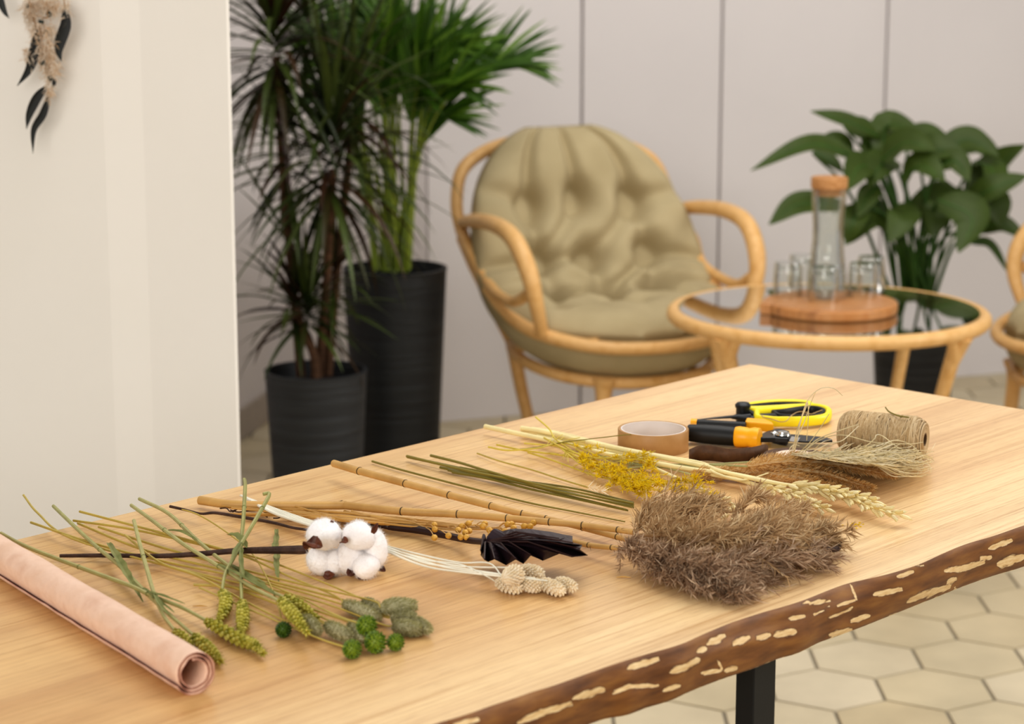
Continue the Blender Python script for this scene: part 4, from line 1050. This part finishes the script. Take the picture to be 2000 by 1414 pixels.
TRUNK = mat('brown_dracaena_cane', '4a3322', '70523b', rough=.8, scale=40, stretch=(1, 1, 6), bump=.4)
ARECA = mat('green_palm_leaflet', '304f0e', '486c17', c3='6c8c2e', vary='island', rough=.4, transl=.25)
ARST = mat('yellow_green_palm_stalk', '6d7a1e', '93a03a', c3='56701a', vary='island', rough=.45)
LILY = mat('glossy_peace_lily_leaf', '2a3a12', '3f511b', c3='5e6e34', vary='island', rough=.45, spec=.3, transl=.12)
LILS = mat('peace_lily_stalk', '33561c', '4d6f28', vary='island', rough=.5)

def rot2(v, a): return V((v[0]*math.cos(a)-v[1]*math.sin(a), v[0]*math.sin(a)+v[1]*math.cos(a), v[2]))
def copy_tree(o, parent=None):
    c = o.copy(); COL.objects.link(c); c.parent = parent
    for ch in o.children: copy_tree(ch, c)
    return c
# ---- rattan armchair (built about its own origin, front toward -Y)
ch = thing('rattan_armchair', 'rattan armchair with a tufted khaki cushion, beside the tall black plant pot', 'armchair', (0, 0, 0))
def sym(pts): return pts+[(-x, y, z) for x, y, z in reversed(pts[:-1])]
def rt(name, pts, r, n=10, sm=8, lab=None):
    return part(name, M().tube(cr(pts, sm), r, n), RATTAN, ch)
rt('back_frame', sym([(-.215, .07, .38), (-.262, .14, .52), (-.290, .20, .645), (-.284, .235, .72), (-.25, .262, .785), (-.15, .287, .828), (0, .295, .842)]), [.013, .015, .016, .016, .016, .015, .013])
for s in (-1, 1):
    rt('arm', [(s*.288, .21, .655), (s*.298, .10, .675), (s*.304, -.03, .682), (s*.304, -.13, .662), (s*.297, -.19, .60), (s*.285, -.205, .53), (s*.258, -.185, .450)], [.014, .017, .019, .021, .021, .018, .014], 12)
    rt('arm_brace', [(s*.288, .20, .64), (s*.30, .12, .60), (s*.29, .06, .545), (s*.295, -.02, .52), (s*.295, -.11, .515), (s*.290, -.185, .545)], [.016, .013, .014, .012, .012, .014])
    rt('arm_brace', [(s*.29, .06, .545), (s*.27, .08, .49), (s*.245, .10, .455)], [.014, .011, .012])
    rt('leg', [(s*.215, .07, .39), (s*.190, .055, .24), (s*.140, .02, .0)], [.017, .015, .013])
    rt('leg', [(s*.125, -.235, .345), (s*.128, -.235, .30), (s*.135, -.245, .15), (s*.145, -.26, 0)], [.030, .018, .016, .014])
    rt('side_rail', [(s*.215, .07, .385), (s*.24, -.05, .395), (s*.215, -.17, .418), (s*.15, -.25, .432)], [.014, .012, .011, .012])
rt('seat_ring', sym([(-.288, .20, .62), (-.292, .08, .54), (-.283, -.06, .475), (-.25, -.17, .445), (-.15, -.27, .425), (0, -.305, .42)]), [.013, .014, .016, .016, .016, .015, .015, .015, .016, .016, .016, .014, .013], 10)
rt('lower_ring', sym([(0, .16, .36), (-.13, .13, .365), (-.215, .07, .375), (-.235, -.04, .36), (-.2, -.16, .345), (-.11, -.24, .335), (0, -.262, .332)]), .014, 10)
# tufted cushion
prof = cr([(0, .262, .872), (0, .215, .72), (0, .150, .57), (0, .075, .465), (0, -.04, .415), (0, -.16, .418), (0, -.285, .440)], 16)
NU, NV = 110, 150
tufts = [(-.48, .22), (0.0, .205), (.5, .22), (-.46, .375), (.0, .37), (.52, .365), (-.42, .575), (.02, .57), (.44, .57), (-9, .75), (.03, .75), (9, .75), (9, .9)]
cre = [(0, 3), (1, 3), (2, 4), (2, 5), (3, 4), (4, 7), (5, 7), (3, 6), (6, 7), (8, 5), (7, 10)]
segs = [(tufts[a], tufts[b], .75) for a, b in cre]
segs += [(tufts[0], (-.62, -.02), 1), (tufts[1], (-.08, -.02), 1), (tufts[2], (.55, -.02), 1), (tufts[0], (-1.02, .16), .9), (tufts[2], (1.02, .20), .9), (tufts[3], (-1.02, .40), .9), (tufts[5], (1.02, .42), .9), (tufts[6], (-1.02, .60), .9), (tufts[8], (1.02, .60), .9), (tufts[6], (-.7, .8), .6), (tufts[8], (.7, .8), .6)]
def cushpt(u, v, side):
    p, d = along(prof, v)
    n = V((0, d.z, -d.y)); n = n if n.y < 0 or (abs(n.y) < .2 and n.z > 0) else -n
    if n.z < -.2: n = -n
    w = .304*max(.03, 1-abs(2*v-.98)**(3.0 if v < .5 else 2.8)*.97)**.5
    edge = max(0.0, 1-abs(u)**3.2)*max(0.0, 1-abs(2*v-1)**7)
    th = .074*edge**.5
    if side > 0:
        au, av = u*.27, v*.80
        puff = 0
        dm = min(math.hypot(au-a*.27, av-b*.80) for a, b in tufts)
        puff -= .074*math.exp(-(dm/.036)**2)*(1 if v < .64 else .5)
        for (a, b), (c, e), k in segs:
            ax_, ay, bx, by = a*.27, b*.80, c*.27, e*.80
            dx, dy = bx-ax_, by-ay; t = max(0, min(1, ((au-ax_)*dx+(av-ay)*dy)/(dx*dx+dy*dy)))
            dd = math.hypot(au-ax_-dx*t, av-ay-dy*t)
            puff -= .030*k*math.exp(-(dd/.019)**2)
        puff = max(puff, -.072)
        puff += .007*noise.noise(V((au*14, av*14, 2)))
        off = th*1.15+puff*(edge**.35)
    else: off = -th*(1.0+1.0*max(0, v-.5))
    wrap = .060*(u*w/.304)**2*(1 if v < .62 else max(.5, 1-(v-.62)))
    return V((u*w-.003, 0, 0))+V((0, p.y, p.z))+n*(off+wrap)
m = M()
for side in (1, -1):
    o = len(m.v)
    for i in range(NV+1):
        for j in range(NU+1): m.v.append(cushpt(-1+2*j/NU, i/NV, side))
    for i in range(NV):
        for j in range(NU):
            a = o+i*(NU+1)+j; f = (a, a+1, a+NU+2, a+NU+1); m.f.append(f if side > 0 else f[::-1]); m.m.append(0)
def bridge(a, b): m.f.append((a[0], a[1], b[1], b[0])); m.m.append(0)
K = (NV+1)*(NU+1)
for j in range(NU): bridge((j, j+1), (K+j, K+j+1)); q = NV*(NU+1); bridge((q+j+1, q+j), (K+q+j+1, K+q+j))
for i in range(NV): bridge(((i+1)*(NU+1), i*(NU+1)), (K+(i+1)*(NU+1), K+i*(NU+1))); bridge((i*(NU+1)+NU, (i+1)*(NU+1)+NU), (K+i*(NU+1)+NU, K+(i+1)*(NU+1)+NU))
cu = part('cushion', m, CUSH, ch)
cu.data.attributes.remove(cu.data.attributes['sharp_edge']) if 'sharp_edge' in cu.data.attributes else None
for a, b in []:
    m = M(); p = cushpt(a, b, 1); m.ell(p, V((0, -.003, .001)), .006, 10, 6); part('button', m, CUSH, cu)
ch2 = copy_tree(ch)
ARM = Zp(1112, 424, .655); YAW = math.radians(25)
ch.location = V((ARM.x, ARM.y, 0))-rot2((0, .20, 0), YAW); ch.rotation_euler = (0, 0, YAW)
tag(ch2, 'second rattan armchair, cut off by the right edge of the picture', 'armchair')
ch2.rotation_euler = (0, 0, math.radians(-88)); ch2.location = (1.43, 4.98, 0)

# ---- round glass coffee table
TC = Zp(1617, 606, .55); RC = .328
ct = thing('coffee_table', 'round rattan coffee table with a clear glass top', 'coffee table', V((TC.x, TC.y, 0)))
m = M(); m.ring(TC-V((0, 0, .010)), V((0, 0, 1)), RC, .0155, 72, 12); part('rim', m, RATTAN, ct)
m = M(); m.lathe([(0, -.004), (RC-.010, -.004), (RC-.010, .004), (0, .004)], 72, TC, close=False); part('glass_top', m, GLASST, ct)
for ang in (222, 318, 138, 46):
    a = math.radians(ang)
    def rp(r, z, da=0): return V((TC.x+math.cos(a+da)*r, TC.y+math.sin(a+da)*r, z))
    part('leg', M().tube(cr([rp(RC-.002, .535), rp(RC-.02, .49), rp(RC-.055, .36), rp(RC-.10, .18), rp(RC-.13, .012)], 6), [.022, .016, .014, .013, .013], 10), RATTAN, ct)
    for s in (-1, 1): part('leg_fork', M().tube(cr([rp(RC, .541, s*.20), rp(RC-.004, .530, s*.10), rp(RC-.018, .48, 0)], 6), [.009, .012, .012], 8), RATTAN, ct)
m = M(); m.ring(V((TC.x, TC.y, .18)), V((0, 0, 1)), RC-.10, .010, 48, 8); part('stretcher', m, RATTAN, ct)

# ---- serving board, carafe, glasses
GZ = .55+.0042
BC = Zp(1622, 586, GZ+.024); BC.z = GZ
m = M(); m.lathe([(0, 0), (.136, 0), (.141, .004), (.141, .020), (.137, .024), (0, .024)], 64, BC, close=False)
m.box(BC+V((-.128, -.022, .012)), V((.020, -.006, 0)), V((.006, .024, 0)), V((0, 0, .0115)))
o = part('serving_board', m, BOARD, bev=.002); tag(o, 'round wooden serving board on the glass coffee table, holding the carafe and glasses', 'serving board')
BZ = GZ+.0243
def on_board(px, py): p = Zp(px, py, BZ); return p
cc = V((BC.x-.004, BC.y+.035, BZ))
t = thing('water_carafe', 'tall waisted glass carafe of water with a cork lid', 'carafe', cc)
pf = [(.040, .0), (.0425, .004), (.0425, .02), (.041, .05), (.036, .09), (.0325, .125), (.0325, .150), (.0345, .185), (.0365, .215), (.0372, .232)]
m = M(); m.lathe(pf+[(.0350, .232), (.0343, .215), (.0323, .185), (.0303, .150), (.0303, .125), (.0338, .09), (.0388, .05), (.0400, .012), (.0, .010)], 48, cc, close=False); m.lathe([(0, 0), (.04, 0)], 48, cc, close=False); part('glass_body', m, GLASSC, t)
m = M(); m.lathe([(0, .0105), (.0395, .0125), (.0382, .05), (.0332, .09), (.0299, .125), (.0299, .15), (.0316, .18), (.0, .18)], 40, cc, close=False); part('water', m, WATER, t)
m = M(); m.lathe([(0, .218), (.033, .218), (.0338, .2335), (.0385, .234), (.0388, .254), (.0375, .2565), (0, .257)], 40, cc, close=False); part('cork_lid', m, CORK, t)
for lab, px, py in (('upturned clear tumbler at the left front of the serving board', 1538, 578), ('upturned clear tumbler at the middle front of the serving board', 1609, 588), ('upturned clear tumbler at the right front of the serving board', 1683, 580), ('upturned clear tumbler at the left rear of the board, partly behind the carafe', 1567, 562), ('upturned clear tumbler at the right rear of the board, partly behind another', 1700, 566)):
    c = on_board(px, py); t = thing('tumbler', lab, 'glass', c, 'tumblers on the serving board')
    m = M(); m.lathe([(.0315, .0005), (.0325, .003), (.0305, .045), (.0290, .070), (.0272, .0735), (0, .0735)], 36, c, close=False)
    m.lathe([(.0305, .0005), (.0288, .045), (.0272, .058), (0, .060)], 36, c, close=False); m.lathe([(.0305, .0005), (.0315, .0005)], 36, c, close=False)
    part('glass_wall', m, GLASSC, t)
    m = M(); m.lathe([(0, .0603), (.0268, .0603), (.0275, .070), (.0262, .0728), (0, .0728)], 32, c, close=False); part('thick_base', m, WATER, t)

# ---- pots
def pot(parent, c, r0, r1, H, mt):
    m = M(); m.lathe([(0, 0), (r0-.004, 0), (r0, .004), (r1, H-.012), (r1+.002, H), (r1-.006, H+.001), (r1-.008, H-.012), (r1-.014, H-.05), (0, H-.052)], 64, c, close=False)
    part('pot', m, mt, parent)
    m = M(); m.lathe([(0, H-.026), (r1*.5, H-.028), (r1-.012, H-.036), (r1-.015, H-.05)], 32, c, close=False); part('soil', m, SOIL, parent)
def blade(m, p, d, L, w, droop, n=7, up=V((0, 0, 1)), fold=.35, tw=0, mi=0):
    pts = [p]; dd = d.normalized()
    for i in range(n):
        dd = (dd+V((0, 0, -droop*(i+1)/n))).normalized(); pts.append(pts[-1]+dd*(L/n))
    ws = [w*(.55+.45*min(1, i/1.5))*(1-(i/n)**2.2)+.0003 for i in range(n+1)]
    sdv = d.cross(V((0, 0, 1)))
    u = up if sdv.length > .15 else V((math.cos(tw), math.sin(tw), .2))
    m.strip(pts, ws, u, mi, fold=fold)
# dracaena in the short pot
dc = Zp(617, 722, .40); dc.z = 0; DH = .40; DR = .111
dr = thing('potted_dracaena', 'spiky dark green dracaena with several bare canes in the shorter grey pot', 'potted plant', dc)
pot(dr, dc, .092, DR, DH, POTM)
DY = dc.y
def canep(pts): return [Q(x, y, DY+dy) for x, y, dy in pts]
canes = [[(588, 735, 0), (578, 620, .01), (565, 480, .03), (552, 330, .03), (540, 110, .0)],
         [(617, 738, -.03), (612, 690, -.03), (588, 640, -.02), (580, 600, -.02)],
         [(622, 735, 0), (630, 640, 0), (640, 520, -.02), (650, 330, -.03)],
         [(640, 732, .02), (648, 640, .02), (655, 560, .02), (668, 430, .05), (690, 240, .08)]]
for p in canes: part('cane', M().tube(cr(canep(p), 8), [.011, .010, .0095, .009], 9), TRUNK, dr)
rg = random.Random(21)
def rosette(px, py, dy, n, L, up0, spread, mts, cap=.2, hgt=.05, wd=.0085):
    c = Q(px, py, DY+dy); ms = [M(), M()]
    for i in range(n):
        a = i*2.39996+rg.uniform(-.2, .2); f = (i+.5)/n; el = math.radians(80-f*spread+rg.uniform(-8, 8))+up0
        d = V((math.cos(a)*math.cos(el), math.sin(a)*math.cos(el), math.sin(el)))
        blade(ms[1 if rg.random() < cap else 0], c+V((0, 0, hgt*(1-f)-hgt*.5))+d*.01, d, L*rg.uniform(.75, 1.12), wd, rg.uniform(.10, .34), 7, tw=a+PI/2)
    o = part('leaf_rosette', ms[0], DRAC, dr)
    part('reddish_leaf', ms[1], DRACR, o)
rosette(600, 50, .06, 40, .22, 0, 125, None, .35, .10)
rosette(535, 95, 0, 100, .29, 0, 125, None, .3, .16)
rosette(645, 310, -.03, 88, .31, 0, 125, None, .22, .17)
rosette(690, 215, .08, 48, .27, 0, 120, None, .3, .12)
rosette(560, 300, .02, 24, .20, 0, 130, None, .3, .12)
rosette(600, 610, -.02, 48, .19, 0, 105, None, .25, .06, .0075)
rosette(575, 600, .0, 26, .18, 0, 115, None, .35, .05, .0075)
rosette(650, 545, .02, 26, .16, 0, 110, None, .4, .06, .007)
for (a, b) in (((655, 600), (772, 672)), ((680, 588), (780, 598)), ((600, 600), (465, 560)), ((600, 615), (468, 640)), ((560, 470), (452, 365)), ((545, 440), (455, 300)), ((650, 340), (885, 300))):
    A = Q(a[0], a[1], DY-.03); B = Q(b[0], b[1], DY-.12); L = (B-A).length
    m = M(); blade(m, A, (B-A).normalized()+V((0, 0, .15)), L*1.03, .008, .05); part('stray_leaf', m, DRAC, dr)
# areca palm in the tall pot
ac = Zp(771, 522, .575); ac.z = 0; AY = ac.y
ar = thing('potted_palm', 'feathery green palm in the tall black pot, between the dracaena and the armchair', 'potted plant', ac)
pot(ar, ac, .094, .120, .575, POTD)
fr = [(615, 70, .10), (650, 105, .15), (690, 60, .12), (735, 35, .05), (745, 110, -.05), (790, 85, .10), (845, 110, .05), (880, 95, -.05), (905, 95, .12), (955, 92, .0), (1040, 118, .05), (960, 165, -.1), (915, 225, .05), (720, 160, -.10), (770, 150, .0), (830, 170, -.08), (660, 200, .0), (800, 60, .15)]
for i, (tx, ty, dy) in enumerate(fr):
    if tx > 820 and tx < 1000: tx -= (tx-820)*.42
    bx = 735+rg.uniform(0, 62)+(tx-780)*.04; base = Q(bx, 528+rg.uniform(-3, 5), AY+rg.uniform(-.03, .04)); tip = Q(tx, ty, AY+dy)
    mid = base.lerp(tip, .55); mid.x = base.x+(tip.x-base.x)*.30; mid.z = base.z+(tip.z-base.z)*.70
    m3 = base.lerp(tip, .85); m3.x = base.x+(tip.x-base.x)*.68; m3.z = base.z+(tip.z-base.z)*.97
    pa = cr([base, mid, m3, tip], 8)
    o = part('frond', M().tube(pa, [.0055, .0038, .0024, .0012], 6), ARST, ar)
    m = M(); n = 19
    for k in range(n):
        f = .42+.57*k/n; p, d = along(pa, f); s = d.cross(V((0, -1, .4))).normalized()
        L = .165*math.sin(PI*(.22+.70*k/n))*rg.uniform(.85, 1.1)
        for sg in (-1, 1):
            dd = (d*1.1+s*sg*.5+V((0, rg.uniform(-.3, .1), rg.uniform(-.05, .2)))).normalized()
            blade(m, p, dd, L, .0068, .06, 5, up=V((0, -.7, .5)))
    part('leaflets', m, ARECA, o)
m = M()
for i in range(26):
    a = Q(728+rg.uniform(0, 70), 530, AY+rg.uniform(-.03, .04)); b = Q(745+rg.uniform(-55, 80), rg.uniform(250, 420), AY+rg.uniform(-.06, .06))
    m = M(); m.tube(cr([a, a.lerp(b, .5)+V((0, 0, .02)), b], 6), [.005, .004, .002], 5); part('stalk', m, ARST, ar)
# peace lily on the right
lc = Zp(1790, 560, .50); k = 5.55/lc.y; lc = V((Q(1790, 560, 5.55).x, 5.55, 0)); LY = 5.55
li = thing('potted_peace_lily', 'broad-leaved green plant in a slim black pot behind the glass coffee table', 'potted plant', lc)
LH = Q(1790, 590, LY).z
pot(li, lc, .085, .112, LH, POTM)
zl = lambda x, y, dy: Q(1280+x/2.28, 180+y/2.28, LY+dy)
LV_ = [((1010, 205, 0), (850, 130, -.05), (690, 85, -.05), .030), ((900, 290, -.1), (690, 235, -.15), (425, 350, -.2), .035), ((1030, 330, -.02), (1030, 150, 0), (1190, 180, -.05), .05),
       ((1010, 300, -.1), (1120, 225, -.15), (1250, 260, -.2), .05), ((1250, 290, 0), (1390, 210, .0), (1530, 285, -.05), .045), ((1390, 480, .0), (1510, 340, 0), (1650, 235, -.05), .055),
       ((1370, 510, -.05), (1500, 430, -.1), (1660, 370, -.1), .045), ((1260, 480, -.15), (1410, 560, -.2), (1350, 715, -.25), .06), ((1430, 620, .05), (1540, 590, .05), (1660, 660, .05), .035),
       ((1400, 670, 0), (1490, 680, 0), (1575, 810, -.05), .018), ((850, 510, -.1), (640, 500, -.15), (505, 590, -.2), .04), ((920, 500, -.1), (880, 580, -.15), (850, 670, -.15), .045),
       ((1100, 380, -.15), (1190, 330, -.2), (1290, 400, -.25), .05), ((1250, 330, -.1), (1340, 310, -.12), (1400, 400, -.15), .04), ((700, 270, -.05), (770, 300, -.06), (840, 360, -.08), .025),
       ((960, 330, -.1), (900, 340, -.14), (850, 440, -.2), .05), ((1060, 300, -.05), (1000, 330, -.1), (950, 420, -.15), .055), ((1120, 260, .08), (1200, 200, .1), (1320, 220, .1), .05),
       ((920, 210, .0), (980, 260, 0), (1060, 300, .0), .05), ((840, 150, .05), (930, 180, .05), (1010, 260, .05), .045), ((1300, 260, .1), (1420, 230, .12), (1560, 330, .1), .05), ((1420, 310, .0), (1500, 350, -.05), (1480, 460, -.1), .05),
       ((1180, 330, -.05), (1240, 260, -.08), (1380, 270, -.1), .055), ((880, 260, .05), (800, 220, .05), (700, 260, .02), .035), ((990, 420, -.1), (940, 470, -.12), (900, 560, -.16), .035)]
for i, (a, b, c, w) in enumerate(LV_):
    A, B, C = zl(*a), zl(*b), zl(*c); pa = cr([A, B, C], 8); n = len(pa)
    base = lc+V((rg.uniform(-.05, .05), rg.uniform(-.05, .03), LH-.03))
    mid = base.lerp(A, .55)+V((0, 0, .07)); 
    o = part('leaf_stalk', M().tube(cr([base, mid, A], 8)+pa[1:-3], [.0058, .0042, .0034, .0014], 6), LILS, li)
    ws = [w*.80*max(.02, math.sin(PI*min(1, (j/(n-1))**.8*.97+.03)))**.8 for j in range(n)]
    upv = V((rg.uniform(-.35, .35), -.75, .65))
    part('leaf_blade', M().strip(pa, ws, upv, fold=.35), LILY, o)
for i in range(8):
    base = lc+V((rg.uniform(-.05, .05), rg.uniform(-.05, .03), LH-.03)); e = base+V((rg.uniform(-.13, .15), rg.uniform(-.12, .1), rg.uniform(.18, .3)))
    o = part('leaf_stalk', M().tube(cr([base, base.lerp(e, .5)+V((0, 0, .03)), e], 6), [.0055, .004, .003], 6), LILS, li)
    e2 = e+V((rg.uniform(-.08, .08), -.06, .04)); e3 = e2+V((rg.uniform(-.08, .08), -.04, -.06)); pa = cr([e, e2, e3], 6); n = len(pa)
    part('leaf_blade', M().strip(pa, [.042*max(.02, math.sin(PI*min(1, (j/(n-1))*.97+.03)))**.8 for j in range(n)], V((0, -.75, .65)), fold=.35), LILY, o)

# ---- feather hanging on the white wall
FTH = mat('black_feather', '080806', '10120e', rough=.5, scale=60)
FLUFF = mat('beige_feather_down', 'e0cdb6', 'eee2d2', c3='d2ad84', vary='island', rough=1, transl=.4)
BEAD = mat('dark_green_bead', '1c2a26', '2a3a34', rough=.3)
CORD = mat('tan_cord', '9c7a56', 'b08d66', rough=.8)
WY = PY-.045
zf = lambda x, y, dy=0: Q(x/4.167, y/4.167, WY+dy)
t = thing('feather_hanging', 'hanging ornament of black feathers, beige down and dark beads on the white wall', 'wall ornament', zf(340, 300))
cords = [[(300, -700), (290, -200), (230, 40), (275, 160), (300, 250)], [(330, -700), (350, -200), (395, 115), (335, 175), (350, 510), (410, 640), (390, 700)], [(380, -700), (450, -300), (520, 0), (535, 110)], [(20, -700), (-10, -300), (5, 0)]]
for c_ in cords: part('cord', M().tube(cr([zf(x, y) for x, y in c_], 8), .0011, 6), CORD, t)
def feather(pts, w, nm='feather'):
    pa = cr([zf(x, y, -.004) for x, y in pts], 8); n = len(pa)
    o = part(nm, M().strip(pa, [w*max(.06, (math.sin(PI*min(1, (j/(n-1))**.75*.98+.02)))**.9) for j in range(n)], V((.15, -1, 0)), fold=.2), FTH, t)
    part('quill', M().tube(pa, .0003, 5), BEAD, o)
feather([(305, 240), (285, 400), (240, 560), (140, 700)], .0078)
feather([(530, 60), (535, 200), (490, 340), (480, 420), (500, 500)], .0085)
feather([(380, 700), (300, 800), (240, 930), (215, 1050)], .0068)
feather([(400, 780), (350, 930), (275, 1060), (268, 1250)], .0056)
feather([(-20, -150), (5, 0), (35, 90), (75, 150)], .005)
feather([(440, 640), (440, 680), (425, 710)], .003)
for x, y in ((230, 45), (398, 115), (335, 175), (380, 265), (352, 512), (410, 635)):
    part('bead', M().ell(zf(x, y, -.006), V((0, 0, .0042)), .0042, 12, 8), BEAD, t)
m = M()
for (cx, cy, sx, sy, n) in ((240, 90, 40, 90, 260), (420, 40, 70, 60, 260), (300, 20, 90, 60, 200), (400, 240, 45, 20, 60), (230, 440, 25, 60, 90), (370, 420, 60, 130, 420), (420, 560, 45, 70, 260), (320, 250, 60, 90, 200), (540, 70, 12, 70, 80), (400, 740, 18, 60, 90), (330, 390, 20, 30, 50)):
    for i in range(n):
        p = zf(rg.gauss(cx, sx*.6), rg.gauss(cy, sy*.6), rg.uniform(-.02, .02))
        v = V((rg.uniform(-1, 1), rg.uniform(-.6, .6), rg.uniform(-1, .5))).normalized()
        m.hair(p, v, rg.uniform(.006, .014), .0007, V((0, 0, -.4)))
part('down', m, FLUFF, t)['kind'] = 'stuff'
# ================================================================== light, camera
def area(name, loc, target, size, energy, color=(1, 1, 1), sy=None):
    l = bpy.data.lights.new(name, 'AREA'); l.size = size; l.energy = energy; l.color = color
    if sy: l.shape = 'RECTANGLE'; l.size_y = sy
    o = bpy.data.objects.new(name, l); COL.objects.link(o); o.location = loc
    o.rotation_euler = (V(target)-V(loc)).to_track_quat('-Z', 'Y').to_euler(); return o
area('ceiling_light', (.6, 3.6, 3.1), (.6, 3.6, 0), 2.2, 62, (1, .975, .93), 2.6)
area('window_light', (4.2, 2.6, 2.6), (.3, 2.4, .75), 1.6, 90, (1, .98, .94), 1.6)
area('front_fill_light', (-1.3, -1.6, 2.1), (-.3, 4, 1.0), 2.6, 112, (1, .965, .91), 2.0)  # unseen fill behind the camera, added to brighten the white pier
w = bpy.data.worlds.new('room_ambient'); SC.world = w; w.use_nodes = True
bg = w.node_tree.nodes['Background']; bg.inputs[0].default_value = (1, .97, .94, 1); bg.inputs[1].default_value = .42
cam = bpy.data.cameras.new('camera'); co = bpy.data.objects.new('camera', cam); COL.objects.link(co)
co.location = (0, 0, HC); co.rotation_euler = (PI/2-TH, 0, 0)
cam.sensor_width = 36; cam.sensor_fit = 'HORIZONTAL'; cam.lens = 36*FPX/2000
cam.clip_start = .05; cam.clip_end = 60
cam.dof.use_dof = True; cam.dof.focus_distance = 2.30; cam.dof.aperture_fstop = 7.0
SC.camera = co
SC.view_settings.view_transform = 'Standard'; SC.view_settings.look = 'Medium High Contrast'
SC.view_settings.exposure = -0.22
SC.cycles.use_denoising = True
SC.cycles.transparent_max_bounces = 16
